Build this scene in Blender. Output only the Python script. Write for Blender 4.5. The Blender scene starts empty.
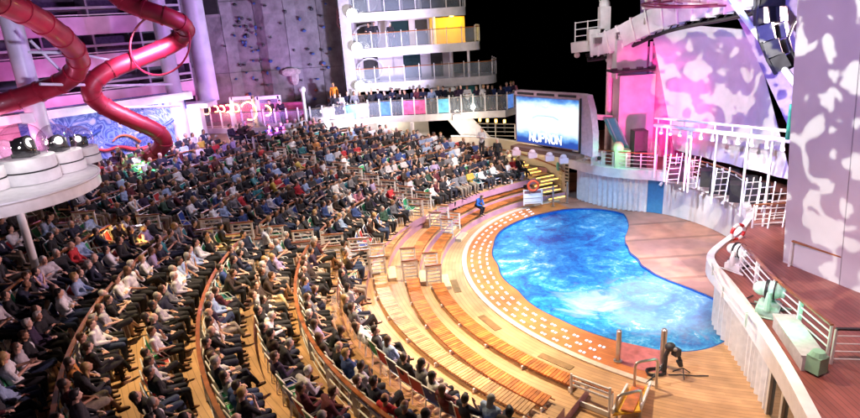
import bpy, bmesh, math, random
import numpy as np
from mathutils import Vector, Matrix, Euler
rnd = random.Random(7)
S = bpy.context.scene
R = math.radians
# ------------------------------------------------------------------ camera
CAM_H = 11.5; FPX = 584.0; PITCH = math.atan(190/584.0); ROLL = R(3.8)
cd = bpy.data.cameras.new('camera'); cam = bpy.data.objects.new('camera', cd)
S.collection.objects.link(cam); S.camera = cam
cf = Vector((0, math.cos(PITCH), -math.sin(PITCH)))
cr0 = Vector((1, 0, 0)); cu0 = cr0.cross(cf)
cR = math.cos(ROLL)*cr0 - math.sin(ROLL)*cu0
cU = math.sin(ROLL)*cr0 + math.cos(ROLL)*cu0
cam.matrix_world = Matrix(((cR.x, cU.x, -cf.x, 0), (cR.y, cU.y, -cf.y, 0), (cR.z, cU.z, -cf.z, CAM_H), (0, 0, 0, 1)))
cd.sensor_width = 36; cd.lens = FPX*36/860; cd.clip_end = 9000; cd.clip_start = .1
# ------------------------------------------------------------------ world, moonlight, exposure
W = bpy.data.worlds.new('World'); S.world = W; W.use_nodes = True
nt = W.node_tree; nt.nodes.clear()
sky = nt.nodes.new('ShaderNodeTexSky'); sky.sky_type = 'NISHITA'; sky.sun_disc = False
sky.sun_elevation = R(-7); sky.sun_rotation = R(200)
bg = nt.nodes.new('ShaderNodeBackground'); bg.inputs[1].default_value = .05
wo = nt.nodes.new('ShaderNodeOutputWorld'); nt.links.new(sky.outputs[0], bg.inputs[0]); nt.links.new(bg.outputs[0], wo.inputs[0])
S.view_settings.view_transform = 'Standard'; S.view_settings.look = 'None'
S.view_settings.exposure = 0.5; S.view_settings.gamma = 1

def aim(o, loc, tgt):
    o.location = loc
    o.rotation_euler = (Vector(tgt)-Vector(loc)).to_track_quat('-Z', 'Y').to_euler()
def gobo_nodes(ld, gobo):
    """a patterned glass in the projector: colours vary with the beam's own direction"""
    scale, lo, hi, ca, cb, seed = gobo
    ld.use_nodes = True; t = ld.node_tree; n = t.nodes; n.clear()
    tc = n.new('ShaderNodeTexCoord'); mp = n.new('ShaderNodeMapping'); mp.inputs['Location'].default_value = (seed, seed*.7, 0)
    nz = n.new('ShaderNodeTexNoise'); nz.inputs['Scale'].default_value = scale; nz.inputs['Detail'].default_value = 1.6
    nz.inputs['Distortion'].default_value = .35
    cr = n.new('ShaderNodeValToRGB'); cr.color_ramp.elements[0].position = lo; cr.color_ramp.elements[1].position = hi
    cr.color_ramp.elements[0].color = (*ca, 1); cr.color_ramp.elements[1].color = (*cb, 1)
    em = n.new('ShaderNodeEmission'); o = n.new('ShaderNodeOutputLight')
    t.links.new(tc.outputs['Normal'], mp.inputs[0]); t.links.new(mp.outputs[0], nz.inputs['Vector'])
    t.links.new(nz.outputs[0], cr.inputs[0]); t.links.new(cr.outputs[0], em.inputs[0]); t.links.new(em.outputs[0], o.inputs[0])
def spot(name, loc, tgt, watt, col, ang=60, blend=.5, size=.15, gobo=None):
    l = bpy.data.lights.new(name, 'SPOT'); l.energy = watt; l.color = col; l.spot_size = R(ang); l.spot_blend = blend
    l.shadow_soft_size = size
    if gobo: gobo_nodes(l, gobo)
    o = bpy.data.objects.new(name, l); S.collection.objects.link(o); aim(o, loc, tgt); return o
def lamp(name, loc, watt, col, size=.2):
    l = bpy.data.lights.new(name, 'POINT'); l.energy = watt; l.color = col; l.shadow_soft_size = size
    o = bpy.data.objects.new(name, l); S.collection.objects.link(o); o.location = loc; return o
sl = bpy.data.lights.new('moon', 'SUN'); sl.energy = .03; sl.angle = R(.5); sl.color = (.7, .75, 1)
so = bpy.data.objects.new('moon', sl); S.collection.objects.link(so); so.rotation_euler = (R(40), R(-20), 0)
def at0(x, y):
    d = cf + cR*((x-430)/FPX) - cU*((y-209)/FPX); t = -CAM_H/d.z; return (d.x*t, d.y*t, 0.)
# theatre lamps (stage rig, floodlights on the balcony corner, projectors), plus an added fill
spot('bench_floodlight', (3.5, 22, 15), (-1.5, 21, .5), 12500, (1, .81, .58), 62, .5, .3)
spot('bench_floodlight', (6, 27, 15), (0, 31, .5), 8500, (1, .82, .64), 55, .6, .3)
spot('bench_floodlight', (2, 20, 14), (4.5, 15, .2), 7000, (1, .80, .56), 60, .6, .3)
spot('near_seat_floodlight', (-10, 18, 17), (-4.5, 16.5, 2), 9500, (1, .72, .38), 50, .6, .12)
spot('audience_floodlight', (-4.9, 41.0, 11.6), (-3, 33, 2), 3800, (1, .82, .80), 84, .6, .25)
spot('audience_floodlight', (15, 22, 11), (-9, 19, 3), 15000, (1, .62, .66), 60, .7, .12)
spot('audience_floodlight', (14, 31, 11), (-11, 30, 3), 17000, (.95, .66, .92), 56, .7, .12)
spot('added_audience_fill', (-3, 28, 19), (-10, 27, 3), 3800, (.95, .78, 1), 75, .8, .4)  # fill added overhead to brighten the left and middle crowd
spot('round_platform_wash', (-10, 12, 12), (-17, 22, 7), 2300, (.86, .80, 1), 34, .6, .2)
spot('curtain_wash', (1, 14, 8), (9.5, 17, 1.4), 1700, (1, .95, 1), 40, .6, .2)
spot('far_seat_floodlight', (9, 27, 12), (0, 36, 2), 5600, (1, .84, .86), 55, .7, .15)
spot('left_purple_wash', (-4, 30, 13), (-19, 36, 9), 3400, (.62, .28, 1), 80, .8, .3)
spot('wall_purple_wash', (2, 33, 6.5), (-8, 45, 12), 13000, (.72, .64, 1), 75, .9, .3)
spot('wall_pink_wash', (-9, 36, 5.5), (-13, 44, 9), 1900, (.75, .2, 1), 80, .9, .3)
spot('balcony_wash', (3, 30, 13), (1.5, 44, 9), 850, (1, .86, .82), 45, .7, .3)
spot('pool_projector', (5, 16, 15), (7, 26, 0), 9000, (1, 1, 1), 50, .5, .05, (4.2, .52, .57, (.30, .62, 1), (1, 1, 1), 3.1))
spot('pool_cloud_projector', (6, 14, 12), tuple(at0(592, 300)), 2200, (1, 1, 1), 17, .35, .05, (11, .47, .50, (.02, .03, .05), (1, 1, 1), 2.2))
spot('pool_cloud_projector', (8, 14, 12), tuple(at0(662, 300)), 2000, (1, 1, 1), 19, .5, .05, (9, .44, .56, (.1, .15, .2), (.9, .95, 1), 5.2))
spot('pool_wash', (13, 24, 14), (6, 28, 0), 6000, (.55, .72, 1), 60, .6, .3)
spot('pink_stage_wash', (10, 24, 14), (17, 36, 5), 1300, (1, .22, .50), 60, .8, .3)
spot('pink_drape_wash', (10.5, 26, 3.4), (14.4, 35.5, 6.5), 5500, (1, .08, .42), 48, .8, .2)
spot('sail_projector', (6, 18, 10), (18.5, 28.5, 7.5), 8500, (1, 1, 1), 62, .5, .05, (15, .50, .525, (.13, .12, .50), (.95, .90, 1), 1.3))
spot('pink_sail_wash', (12, 26, 3.2), (13.8, 36, 6), 1100, (1, .12, .45), 62, .8, .2)
spot('wall_projector', (2, 13, 11), (14.2, 16.4, 6.8), 5600, (1, 1, 1), 58, .35, .05, (16, .545, .56, (.22, .15, .36), (.95, .92, 1), 8.6))
spot('deck_wash', (6, 10, 13), (10.5, 14, 2.6), 3000, (1, .62, .60), 60, .7, .3)
spot('stage_floor_wash', (9, 18, 13), (12.5, 25, 0), 3600, (1, .62, .45), 50, .7, .3)
spot('alcove_projector', (6, 20, 9), (14, 26, 1), 5500, (1, 1, 1), 50, .5, .05, (10, .5, .53, (.45, .45, .62), (1, 1, 1), 5.))
spot('mural_wash', (-12, 29, 12), (-17.5, 34.6, 6), 5200, (.80, .62, 1), 70, .7, .3)
spot('column_wash', (-8, 18, 9), (-17, 27, 12), 4200, (.75, .66, 1), 50, .7, .3)
spot('red_slide_wash', (-9, 24, 10), (-17, 32, 8), 900, (1, .25, .45), 60, .8, .3)

# ------------------------------------------------------------------ pixel-to-place helper
def ray(x, y): return cf + cR*((x-430)/FPX) - cU*((y-209)/FPX)
def at(x, y, z):
    d = ray(x, y); t = (z-CAM_H)/d.z; return Vector((d.x*t, d.y*t, z))
def atd(x, y, Y):
    d = ray(x, y); t = Y/d.y; return Vector((d.x*t, d.y*t, CAM_H+d.z*t))
def pix(p):
    q = Vector(p)-Vector((0, 0, CAM_H)); w = q.dot(cf)
    return 430+FPX*q.dot(cR)/w, 209-FPX*q.dot(cU)/w, w

# ------------------------------------------------------------------ materials
MATS = {}
def mat(name, col, rough=.5, metal=0., var=0., vscale=6., bump=0., bscale=30., emis=None, es=0., objcol=False, alpha=1., trans=0., coat=0., attr=None):
    if name in MATS: return MATS[name]
    m = bpy.data.materials.new(name); m.use_nodes = True; t = m.node_tree; b = t.nodes['Principled BSDF']
    b.inputs['Base Color'].default_value = (*col, 1); b.inputs['Roughness'].default_value = rough; b.inputs['Metallic'].default_value = metal
    if alpha < 1: b.inputs['Alpha'].default_value = alpha
    if trans: b.inputs['Transmission Weight'].default_value = trans
    if coat: b.inputs['Coat Weight'].default_value = coat
    src = None
    if objcol:
        oi = t.nodes.new('ShaderNodeObjectInfo'); src = oi.outputs['Color']
    if attr:
        at_ = t.nodes.new('ShaderNodeAttribute'); at_.attribute_name = attr; src = at_.outputs['Color']
    tc = t.nodes.new('ShaderNodeTexCoord')
    if var:
        nz = t.nodes.new('ShaderNodeTexNoise'); nz.inputs['Scale'].default_value = vscale; nz.inputs['Detail'].default_value = 4
        t.links.new(tc.outputs['Object'], nz.inputs['Vector'])
        mr = t.nodes.new('ShaderNodeMapRange'); mr.inputs['From Min'].default_value = .3; mr.inputs['From Max'].default_value = .7
        mr.inputs['To Min'].default_value = 1-var; mr.inputs['To Max'].default_value = 1+var*.6
        t.links.new(nz.outputs[0], mr.inputs[0])
        mx = t.nodes.new('ShaderNodeMix'); mx.data_type = 'RGBA'; mx.blend_type = 'MULTIPLY'; mx.inputs[0].default_value = 1
        mx.inputs[6].default_value = (*col, 1)
        if src: t.links.new(src, mx.inputs[6])
        t.links.new(mr.outputs[0], mx.inputs[7]); src = mx.outputs[2]
    if src: t.links.new(src, b.inputs['Base Color'])
    if bump:
        n2 = t.nodes.new('ShaderNodeTexNoise'); n2.inputs['Scale'].default_value = bscale
        t.links.new(tc.outputs['Object'], n2.inputs['Vector'])
        bp = t.nodes.new('ShaderNodeBump'); bp.inputs['Strength'].default_value = bump; bp.inputs['Distance'].default_value = .05
        t.links.new(n2.outputs[0], bp.inputs['Height']); t.links.new(bp.outputs[0], b.inputs['Normal'])
    if emis: b.inputs['Emission Color'].default_value = (*emis, 1); b.inputs['Emission Strength'].default_value = es
    MATS[name] = m; return m
def planks(name, col, dark, along='polar', width=.12, rough=.45, c0=(12.2, 25)):
    """timber boards: 'polar' boards run round the theatre, 'x'/'y' straight, with seams and board-to-board colour"""
    m = bpy.data.materials.new(name); m.use_nodes = True; t = m.node_tree; b = t.nodes['Principled BSDF']
    n = t.nodes; L = t.links
    tc = n.new('ShaderNodeTexCoord'); sp = n.new('ShaderNodeSeparateXYZ')
    geo = n.new('ShaderNodeNewGeometry'); L.new(geo.outputs['Position'], sp.inputs[0])
    def M(op, a, bb=None):
        q = n.new('ShaderNodeMath'); q.operation = op
        for i, v in enumerate((a, bb)):
            if v is None: continue
            if isinstance(v, (int, float)): q.inputs[i].default_value = v
            else: L.new(v, q.inputs[i])
        return q.outputs[0]
    if along == 'polar':
        dx = M('SUBTRACT', sp.outputs[0], c0[0]); dy = M('SUBTRACT', sp.outputs[1], c0[1])
        r = M('SQRT', M('ADD', M('MULTIPLY', dx, dx), M('MULTIPLY', dy, dy))); th = M('ARCTAN2', dy, dx)
        u = M('DIVIDE', r, width); v = M('MULTIPLY', th, 14)
    else:
        u = M('DIVIDE', sp.outputs[0 if along == 'y' else 1], width); v = M('MULTIPLY', sp.outputs[1 if along == 'y' else 0], .4)
    fl = M('FLOOR', u); fr = M('FRACT', u)
    seam = M('LESS_THAN', fr, .10)
    v2 = M('FLOOR', M('ADD', M('MULTIPLY', v, .5), M('MULTIPLY', fl, .37)))
    cb = n.new('ShaderNodeCombineXYZ'); L.new(fl, cb.inputs[0]); L.new(v2, cb.inputs[1])
    wn = n.new('ShaderNodeTexWhiteNoise'); L.new(cb.outputs[0], wn.inputs['Vector'])
    nz = n.new('ShaderNodeTexNoise'); nz.inputs['Scale'].default_value = 1.3; nz.inputs['Detail'].default_value = 6; L.new(geo.outputs['Position'], nz.inputs['Vector'])
    val = M('ADD', M('MULTIPLY', wn.outputs[0], .22), M('MULTIPLY', nz.outputs[0], .9))
    val = M('ADD', val, .42); nz2 = n.new('ShaderNodeTexNoise'); nz2.inputs['Scale'].default_value = .35; nz2.inputs['Detail'].default_value = 3; L.new(geo.outputs['Position'], nz2.inputs['Vector']); val = M('MULTIPLY', val, M('ADD', M('MULTIPLY', nz2.outputs[0], .7), .65))
    mx = n.new('ShaderNodeMix'); mx.data_type = 'RGBA'; mx.inputs[6].default_value = (*col, 1); mx.inputs[7].default_value = (*dark, 1); L.new(seam, mx.inputs[0])
    mm = n.new('ShaderNodeMix'); mm.data_type = 'RGBA'; mm.blend_type = 'MULTIPLY'; mm.inputs[0].default_value = 1
    L.new(mx.outputs[2], mm.inputs[6]); L.new(val, mm.inputs[7]); L.new(mm.outputs[2], b.inputs['Base Color'])
    b.inputs['Roughness'].default_value = rough
    MATS[name] = m; return m
WHITE = mat('white_paint', (.82, .81, .81), .35, var=.12, vscale=2.5, bump=.05)
WHITE2 = mat('white_steel', (.72, .72, .74), .4, var=.22, vscale=1.1)
CREAM = mat('cream_paint', (.70, .66, .58), .4, var=.12, vscale=1.5)
BLACK = mat('black_metal', (.02, .02, .022), .5, var=.3)
DARK = mat('dark_interior', (.03, .028, .03), .7, var=.4)
STEEL = mat('brushed_steel', (.55, .53, .50), .3, .9, var=.15, vscale=9)
TEAK = mat('varnished_handrail', (.32, .11, .035), .3, var=.3, vscale=5, coat=.4)
TAN = planks('theatre_floor_boards', (.52, .31, .155), (.30, .17, .08), 'polar', .16)
SLATM = mat('orange_bench_slats', (.60, .19, .04), .4, var=.45, vscale=3.5)
SLATL = mat('pale_bench_slats', (.56, .32, .14), .4, var=.35, vscale=3.5)
SURR = planks('pool_surround_boards', (.56, .19, .055), (.36, .12, .04), 'polar', .11)
STAGE = planks('stage_floor_boards', (.46, .23, .17), (.30, .15, .11), 'x', 2.3)
REDDECK = planks('upper_deck_boards', (.30, .10, .08), (.11, .045, .035), 'y', .14)
GLASS = mat('railing_glass', (.60, .70, .78), .05, alpha=.14, coat=.5)
RISER = mat('mauve_riser', (.50, .27, .38), .4, var=.15, vscale=2)  # one even mauve on all riser faces
SKIN = mat('skin', (.5, .3, .22), .5, objcol=True)
CLOTH = mat('cloth', (.1, .1, .1), .85, objcol=True, var=.25, vscale=9, bump=.3, bscale=25)
HAIR = mat('hair', (.05, .03, .02), .55, objcol=True, var=.3, vscale=30)
for m_ in (SLATM, SLATL):
    t_ = m_.node_tree; n_ = t_.nodes; b_ = n_['Principled BSDF']; old = b_.inputs['Base Color'].links[0].from_socket
    g_ = n_.new('ShaderNodeNewGeometry'); r_ = n_.new('ShaderNodeMapRange'); r_.inputs['To Min'].default_value = .55; r_.inputs['To Max'].default_value = 1.2; t_.links.new(g_.outputs['Random Per Island'], r_.inputs[0])
    x_ = n_.new('ShaderNodeMix'); x_.data_type = 'RGBA'; x_.blend_type = 'MULTIPLY'; x_.inputs[0].default_value = 1; t_.links.new(old, x_.inputs[6]); t_.links.new(r_.outputs[0], x_.inputs[7]); t_.links.new(x_.outputs[2], b_.inputs['Base Color'])
MESHF = mat('chair_mesh', (.1, .1, .1), .6, objcol=True, var=.1)
RED = mat('red_slide_plastic', (.23, .006, .022), .46, coat=.1, var=.35, vscale=1.2)
CANVAS = mat('sail_canvas', (.62, .60, .66), .7, var=.10, vscale=1.5, bump=.2, bscale=3)
CURT = mat('white_curtain', (.80, .79, .80), .8, var=.12, vscale=4)
CLIMB = mat('climbing_wall_panel', (.19, .18, .20), .85, var=.35, vscale=1.6, bump=.9, bscale=3)
TEAL = mat('teal_paint', (.05, .45, .36), .4, var=.1)
LAMPW = mat('lit_lens', (1, 1, 1), .3, emis=(1, .93, .85), es=14)
LAMPY = mat('lit_yellow_lens', (1, .8, .3), .3, emis=(1, .58, .10), es=6)

def clear(name, tint, lo=.04):
    m = bpy.data.materials.new(name); m.use_nodes = True; t = m.node_tree; n = t.nodes; n.clear()
    fr = n.new('ShaderNodeLayerWeight'); fr.inputs[0].default_value = .35; p2 = n.new('ShaderNodeMath'); p2.operation = 'POWER'; p2.inputs[1].default_value = 2.2; t.links.new(fr.outputs['Facing'], p2.inputs[0]); a = n.new('ShaderNodeMath'); a.operation = 'MULTIPLY_ADD'; a.inputs[1].default_value = .6; a.inputs[2].default_value = lo; t.links.new(p2.outputs[0], a.inputs[0])
    tr = n.new('ShaderNodeBsdfTransparent'); tr.inputs[0].default_value = (*tint, 1); gl = n.new('ShaderNodeBsdfGlossy'); gl.inputs['Roughness'].default_value = .03
    mx = n.new('ShaderNodeMixShader'); o = n.new('ShaderNodeOutputMaterial'); t.links.new(a.outputs[0], mx.inputs[0]); t.links.new(tr.outputs[0], mx.inputs[1]); t.links.new(gl.outputs[0], mx.inputs[2]); t.links.new(mx.outputs[0], o.inputs[0]); return m
# ------------------------------------------------------------------ mesh builder
class MB:
    def __init__(s): s.v = []; s.f = []; s.m = []; s.cur = 0
    def add(s, vs, fs):
        o = len(s.v); s.v += [tuple(map(float, q)) for q in vs]; s.f += [tuple(i+o for i in q) for q in fs]; s.m += [s.cur]*len(fs); return s
    def box(s, c, d, rz=0, mtx=None):
        x, y, z = d[0]/2, d[1]/2, d[2]/2
        vs = [Vector(q) for q in ((-x,-y,-z),(x,-y,-z),(x,y,-z),(-x,y,-z),(-x,-y,z),(x,-y,z),(x,y,z),(-x,y,z))]
        mt = mtx or Matrix.Rotation(rz, 3, 'Z')
        return s.add([mt@q+Vector(c) for q in vs], [(0,3,2,1),(4,5,6,7),(0,1,5,4),(1,2,6,5),(2,3,7,6),(3,0,4,7)])
    def bar(s, a, b, w, h):
        a, b = Vector(a), Vector(b); d = b-a; q = d.to_track_quat('Y', 'Z').to_matrix()
        return s.box((a+b)/2, (w, d.length, h), mtx=q)
    def tube(s, path, r, n=8, caps=True, closed=False):
        P = [Vector(p) for p in path]; k = len(P); rs = r if isinstance(r, (list, tuple)) else [r]*k
        vs = []; up = Vector((0, 0, 1))
        for i, p in enumerate(P):
            if closed: t = P[(i+1) % k]-P[i-1]
            else: t = P[min(i+1, k-1)]-P[max(i-1, 0)]
            t.normalize()
            if abs(t.dot(up)) > .95: up = Vector((1, 0, 0)) if i == 0 else up
            a = t.cross(up)
            if a.length < 1e-3: a = t.cross(Vector((1, .2, 0)))
            a.normalize(); b = a.cross(t).normalized()
            up = b if i else up
            for j in range(n):
                q = 2*math.pi*j/n; vs.append(p+(a*math.cos(q)+b*math.sin(q))*rs[i])
        fs = []
        for i in range(k if closed else k-1):
            for j in range(n):
                i2 = (i+1) % k
                fs.append((i*n+j, i*n+(j+1) % n, i2*n+(j+1) % n, i2*n+j))
        if caps and not closed: fs += [tuple(range(n))[::-1], tuple((k-1)*n+j for j in range(n))]
        return s.add(vs, fs)
    def cyl(s, a, b, r, r2=None, n=12): return s.tube([a, b], [r, r if r2 is None else r2], n)
    def ell(s, c, rad, rot=None, nu=12, nv=8):
        vs = []; fs = []; rot = rot or Matrix.Identity(3); c = Vector(c)
        for i in range(nv+1):
            th = math.pi*i/nv
            for j in range(nu):
                ph = 2*math.pi*j/nu
                vs.append(c+rot@Vector((rad[0]*math.sin(th)*math.cos(ph), rad[1]*math.sin(th)*math.sin(ph), rad[2]*math.cos(th))))
        for i in range(nv):
            for j in range(nu): fs.append((i*nu+j, (i+1)*nu+j, (i+1)*nu+(j+1) % nu, i*nu+(j+1) % nu))
        return s.add(vs, fs)
    def prism(s, poly, z0, z1):
        n = len(poly)
        return s.add([(x, y, z0) for x, y in poly]+[(x, y, z1) for x, y in poly],
                     [tuple(range(n))[::-1], tuple(range(n, 2*n))]+[(i, (i+1) % n, n+(i+1) % n, n+i) for i in range(n)])
    def grid(s, G, thick=0., nrm=None):
        a, b = len(G), len(G[0]); vs = [q for row in G for q in row]
        fs = [(i*b+j, i*b+j+1, (i+1)*b+j+1, (i+1)*b+j) for i in range(a-1) for j in range(b-1)]
        if thick:
            N = Vector(nrm)*thick; m = len(vs); vs = vs+[Vector(q)+N for q in vs]
            fs += [tuple(i+m for i in f[::-1]) for f in fs]
            br = [i*b for i in range(a)]; 
            loop = [j for j in range(b)]+[i*b+b-1 for i in range(1, a)]+[(a-1)*b+j for j in range(b-2, -1, -1)]+[i*b for i in range(a-2, 0, -1)]
            for i in range(len(loop)):
                p, q = loop[i], loop[(i+1) % len(loop)]; fs.append((p, p+m, q+m, q))
        return s.add(vs, fs)
    def build(s, name, mats, parent=None, smooth=False, world=True, link=True):
        me = bpy.data.meshes.new(name)
        v = s.v
        if parent is not None and world:
            L = (parent.parent or parent).location; v = [(a-L.x, b-L.y, c-L.z) for a, b, c in v]
        me.from_pydata(v, [], s.f)
        for mm in (mats if isinstance(mats, (list, tuple)) else [mats]): me.materials.append(mm)
        me.polygons.foreach_set('material_index', s.m)
        if smooth: me.polygons.foreach_set('use_smooth', [True]*len(s.f))
        me.update()
        if smooth: me.set_sharp_from_angle(angle=R(38))
        o = bpy.data.objects.new(name, me)
        if link: S.collection.objects.link(o)
        if parent is not None: o.parent = parent
        return o
def tag(o, label=None, cat=None, group=None, kind=None):
    if label:
        o['label'] = label
        if not 4 <= len(label.split()) <= 16: print('LABEL LENGTH', len(label.split()), label)
    if cat: o['category'] = cat
    if group: o['group'] = group
    if kind: o['kind'] = kind
    return o
def thing(name, loc, label, cat, group=None, rz=0):
    o = bpy.data.objects.new(name, None); S.collection.objects.link(o); o.location = loc; o.rotation_euler = (0, 0, rz)
    o.empty_display_size = .2
    return tag(o, label, cat, group)
KIDS = {}
def dup(o, loc, rz, label=None, group=None, kids=None):
    r = o.copy(); S.collection.objects.link(r); r.location = loc; r.rotation_euler = (0, 0, rz)
    if label: tag(r, label)
    if group: r['group'] = group
    out = []
    for ch in (kids if kids is not None else list(o.children)):
        c = ch.copy(); S.collection.objects.link(c); c.parent = r; out.append(c)
        for g in ch.children:
            d = g.copy(); S.collection.objects.link(d); d.parent = c
    return r, out
def struct(name, mb, m, smooth=False):
    return tag(mb.build(name, m, None, smooth), kind='structure')
ORD = 'first second third fourth fifth sixth seventh eighth ninth tenth eleventh twelfth thirteenth fourteenth fifteenth sixteenth seventeenth eighteenth nineteenth twentieth'.split()
def ordn(i):
    if i <= 20: return ORD[i-1]
    t = {20: 'twenty', 30: 'thirty', 40: 'forty', 50: 'fifty', 60: 'sixty'}[i//10*10]
    return (t+'-'+ORD[i % 10-1]) if i % 10 else t[:-1]+'ieth'

# ------------------------------------------------------------------ the theatre's plan: rings round C0
C0 = Vector((12.2, 25, 0))
TH = [110, 125, 140, 155, 170, 183, 197, 212, 227, 245]
def fitp(v):
    p = np.polyfit((np.array(TH)-178)/68., v, 4); return lambda th: float(np.polyval(p, (th-178)/68.))
r_curb = fitp([10.9, 11.1, 11.15, 11.15, 10.95, 10.75, 10.6, 10.62, 10.75, 11.1])
r_t3 = fitp([11.3, 11.45, 11.55, 11.75, 11.85, 11.9, 11.95, 12.1, 12.25, 12.5])
r_t2 = fitp([11.9, 12.0, 12.1, 12.35, 12.65, 12.85, 13.2, 13.6, 13.9, 14.4])
r_t1 = fitp([12.6, 12.6, 12.8, 13.5, 14.05, 14.3, 14.35, 14.6, 15.0, 15.6])
r_w = fitp([13.3, 13.3, 13.45, 14.2, 15.1, 16.0, 16.6, 17.1, 17.5, 18.0])
r_pit = fitp([.9, .9, .92, 1.0, 1.12, 1.27, 1.4, 1.54, 1.56, 1.56])
def r_back(th): return float(np.interp(th, [108, 110, 114, 120, 126, 129, 136, 144, 157, 167, 183, 200, 260], [11.8, 12.5, 14.6, 16.5, 19, 20.8, 23, 25.4, 28.6, 31.4, 33, 34, 36]))
def seatback(n, th): return r_w(th)+n*r_pit(th)
def edge(n, th):
    if n == -3: return r_t3(th)
    if n == -2: return r_t2(th)
    if n == -1: return r_t1(th)
    if n == 0: return r_w(th)-1.0
    return seatback(n-1, th)+.12
def zf(n):
    if n <= -4: return .08
    if n < 0: return {-3: .40, -2: .74, -1: 1.06}[n]
    return 1.42+.31*n if n <= 5 else 2.97+.2*(n-5)
def pol(r, th, z=0.): return Vector((C0.x+r*math.cos(R(th)), C0.y+r*math.sin(R(th)), z))
NMAX = 14
A1, A2 = 184.5, 156.5     # the two stair aisles
def in_aisle(r, th, pad=0.):
    return abs(th-A1)*R(1)*r < .75+pad or abs(th-A2)*R(1)*r < .6+pad
def th_crowd_min(r): return float(np.interp(r, [11.8, 12.5, 14.6, 16.5, 19, 20.8, 23], [108, 110, 114, 120, 126, 129, 136]))+7

# ------------------------------------------------------------------ ground, sea, pool
mb = MB(); mb.add([(-4000, -4000, -18), (4000, -4000, -18), (4000, 4000, -18), (-4000, 4000, -18)], [(0, 1, 2, 3)])
struct('sea', mb, mat('night_sea', (.004, .006, .01), .15, bump=.4, bscale=.2))
PC = Vector((7, 25, 0))
pool_px = [(575,208),(530,217),(502,230),(495,245),(500,265),(520,290),(560,318),(610,338),(655,350),(700,351)]
pool_pts = [at(x, y, .08) for x, y in pool_px]+[Vector((10.6, 18.3, .08)), Vector((11.6, 20, .08))]+[at(x, y, .08) for x, y in [(715,298),(680,285),(655,275),(640,265),(628,252),(622,240),(625,228),(633,219),(628,214),(600,208.5)]]
def pool_poly(off, N=160):
    a = sorted([(math.atan2((p-PC).y, (p-PC).x), (p-PC).xy.length) for p in pool_pts])
    A = np.array([q[0] for q in a]); B = np.array([q[1] for q in a])
    A = np.r_[A-2*math.pi, A, A+2*math.pi]; B = np.r_[B, B, B]
    out = []
    for i in range(N):
        t = -math.pi+2*math.pi*i/N; w = np.linspace(-.09, .09, 7)
        rr = np.interp(t+w, A, B).mean()+off
        out.append((PC.x+rr*math.cos(t), PC.y+rr*math.sin(t)))
    return out
P0 = pool_poly(0)
def ringmb(a, b, z0, z1=None):
    mb = MB(); n = len(a); z1 = z0 if z1 is None else z1
    mb.add([(x, y, z0) for x, y in a]+[(x, y, z1) for x, y in b], [(i, (i+1) % n, n+(i+1) % n, n+i) for i in range(n)]); return mb
big = [(PC.x+17*math.cos(-math.pi+2*math.pi*i/160), PC.y+17*math.sin(-math.pi+2*math.pi*i/160)) for i in range(160)]
struct('stage_floor', ringmb(P0, big, .06), STAGE)
mb = ringmb(P0, P0, .06, -1.6); mb.add([(x, y, -1.6) for x, y in P0], [tuple(range(160))])
struct('pool_basin', mb, mat('pool_tile', (.02, .12, .5), .2, var=.2, vscale=8))
P1 = pool_poly(.06)
mb = ringmb(P0, P1, .075)
struct('pool_coping', mb, mat('blue_coping_tile', (.02, .09, .30), .25, var=.3, vscale=12))
# water
mw = bpy.data.materials.new('pool_water'); mw.use_nodes = True; t = mw.node_tree; n = t.nodes; b = n['Principled BSDF']
geo = n.new('ShaderNodeNewGeometry')
def noise(sc, det, dist, rough=.6):
    q = n.new('ShaderNodeTexNoise'); q.inputs['Scale'].default_value = sc; q.inputs['Detail'].default_value = det; q.inputs['Distortion'].default_value = dist; q.inputs['Roughness'].default_value = rough
    t.links.new(geo.outputs['Position'], q.inputs['Vector']); return q
n1 = noise(.55, 6, 2.2); n2 = noise(3.4, 9, 1.1, .72); n3 = noise(.22, 2, .4)
cr = n.new('ShaderNodeValToRGB'); e = cr.color_ramp.elements
e[0].position = .36; e[0].color = (.006, .07, .34, 1); e[1].position = .50; e[1].color = (.016, .23, .58, 1)
for p_, c_ in ((.575, (.04, .36, .68)), (.64, (.20, .55, .78)), (.70, (.75, .88, .93))):
    q = e.new(p_); q.color = (*c_, 1)
ad = n.new('ShaderNodeMath'); ad.operation = 'MULTIPLY_ADD'; ad.inputs[1].default_value = .55; t.links.new(n2.outputs[0], ad.inputs[0])
ml = n.new('ShaderNodeMath'); ml.operation = 'MULTIPLY_ADD'; ml.inputs[1].default_value = .62; t.links.new(n1.outputs[0], ml.inputs[0])
m3 = n.new('ShaderNodeMath'); m3.operation = 'MULTIPLY_ADD'; m3.inputs[1].default_value = .5; m3.inputs[2].default_value = -.31; t.links.new(n3.outputs[0], m3.inputs[0])
t.links.new(m3.outputs[0], ml.inputs[2]); t.links.new(ml.outputs[0], ad.inputs[2]); t.links.new(ad.outputs[0], cr.inputs[0])
prev = cr.outputs[0]
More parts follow.
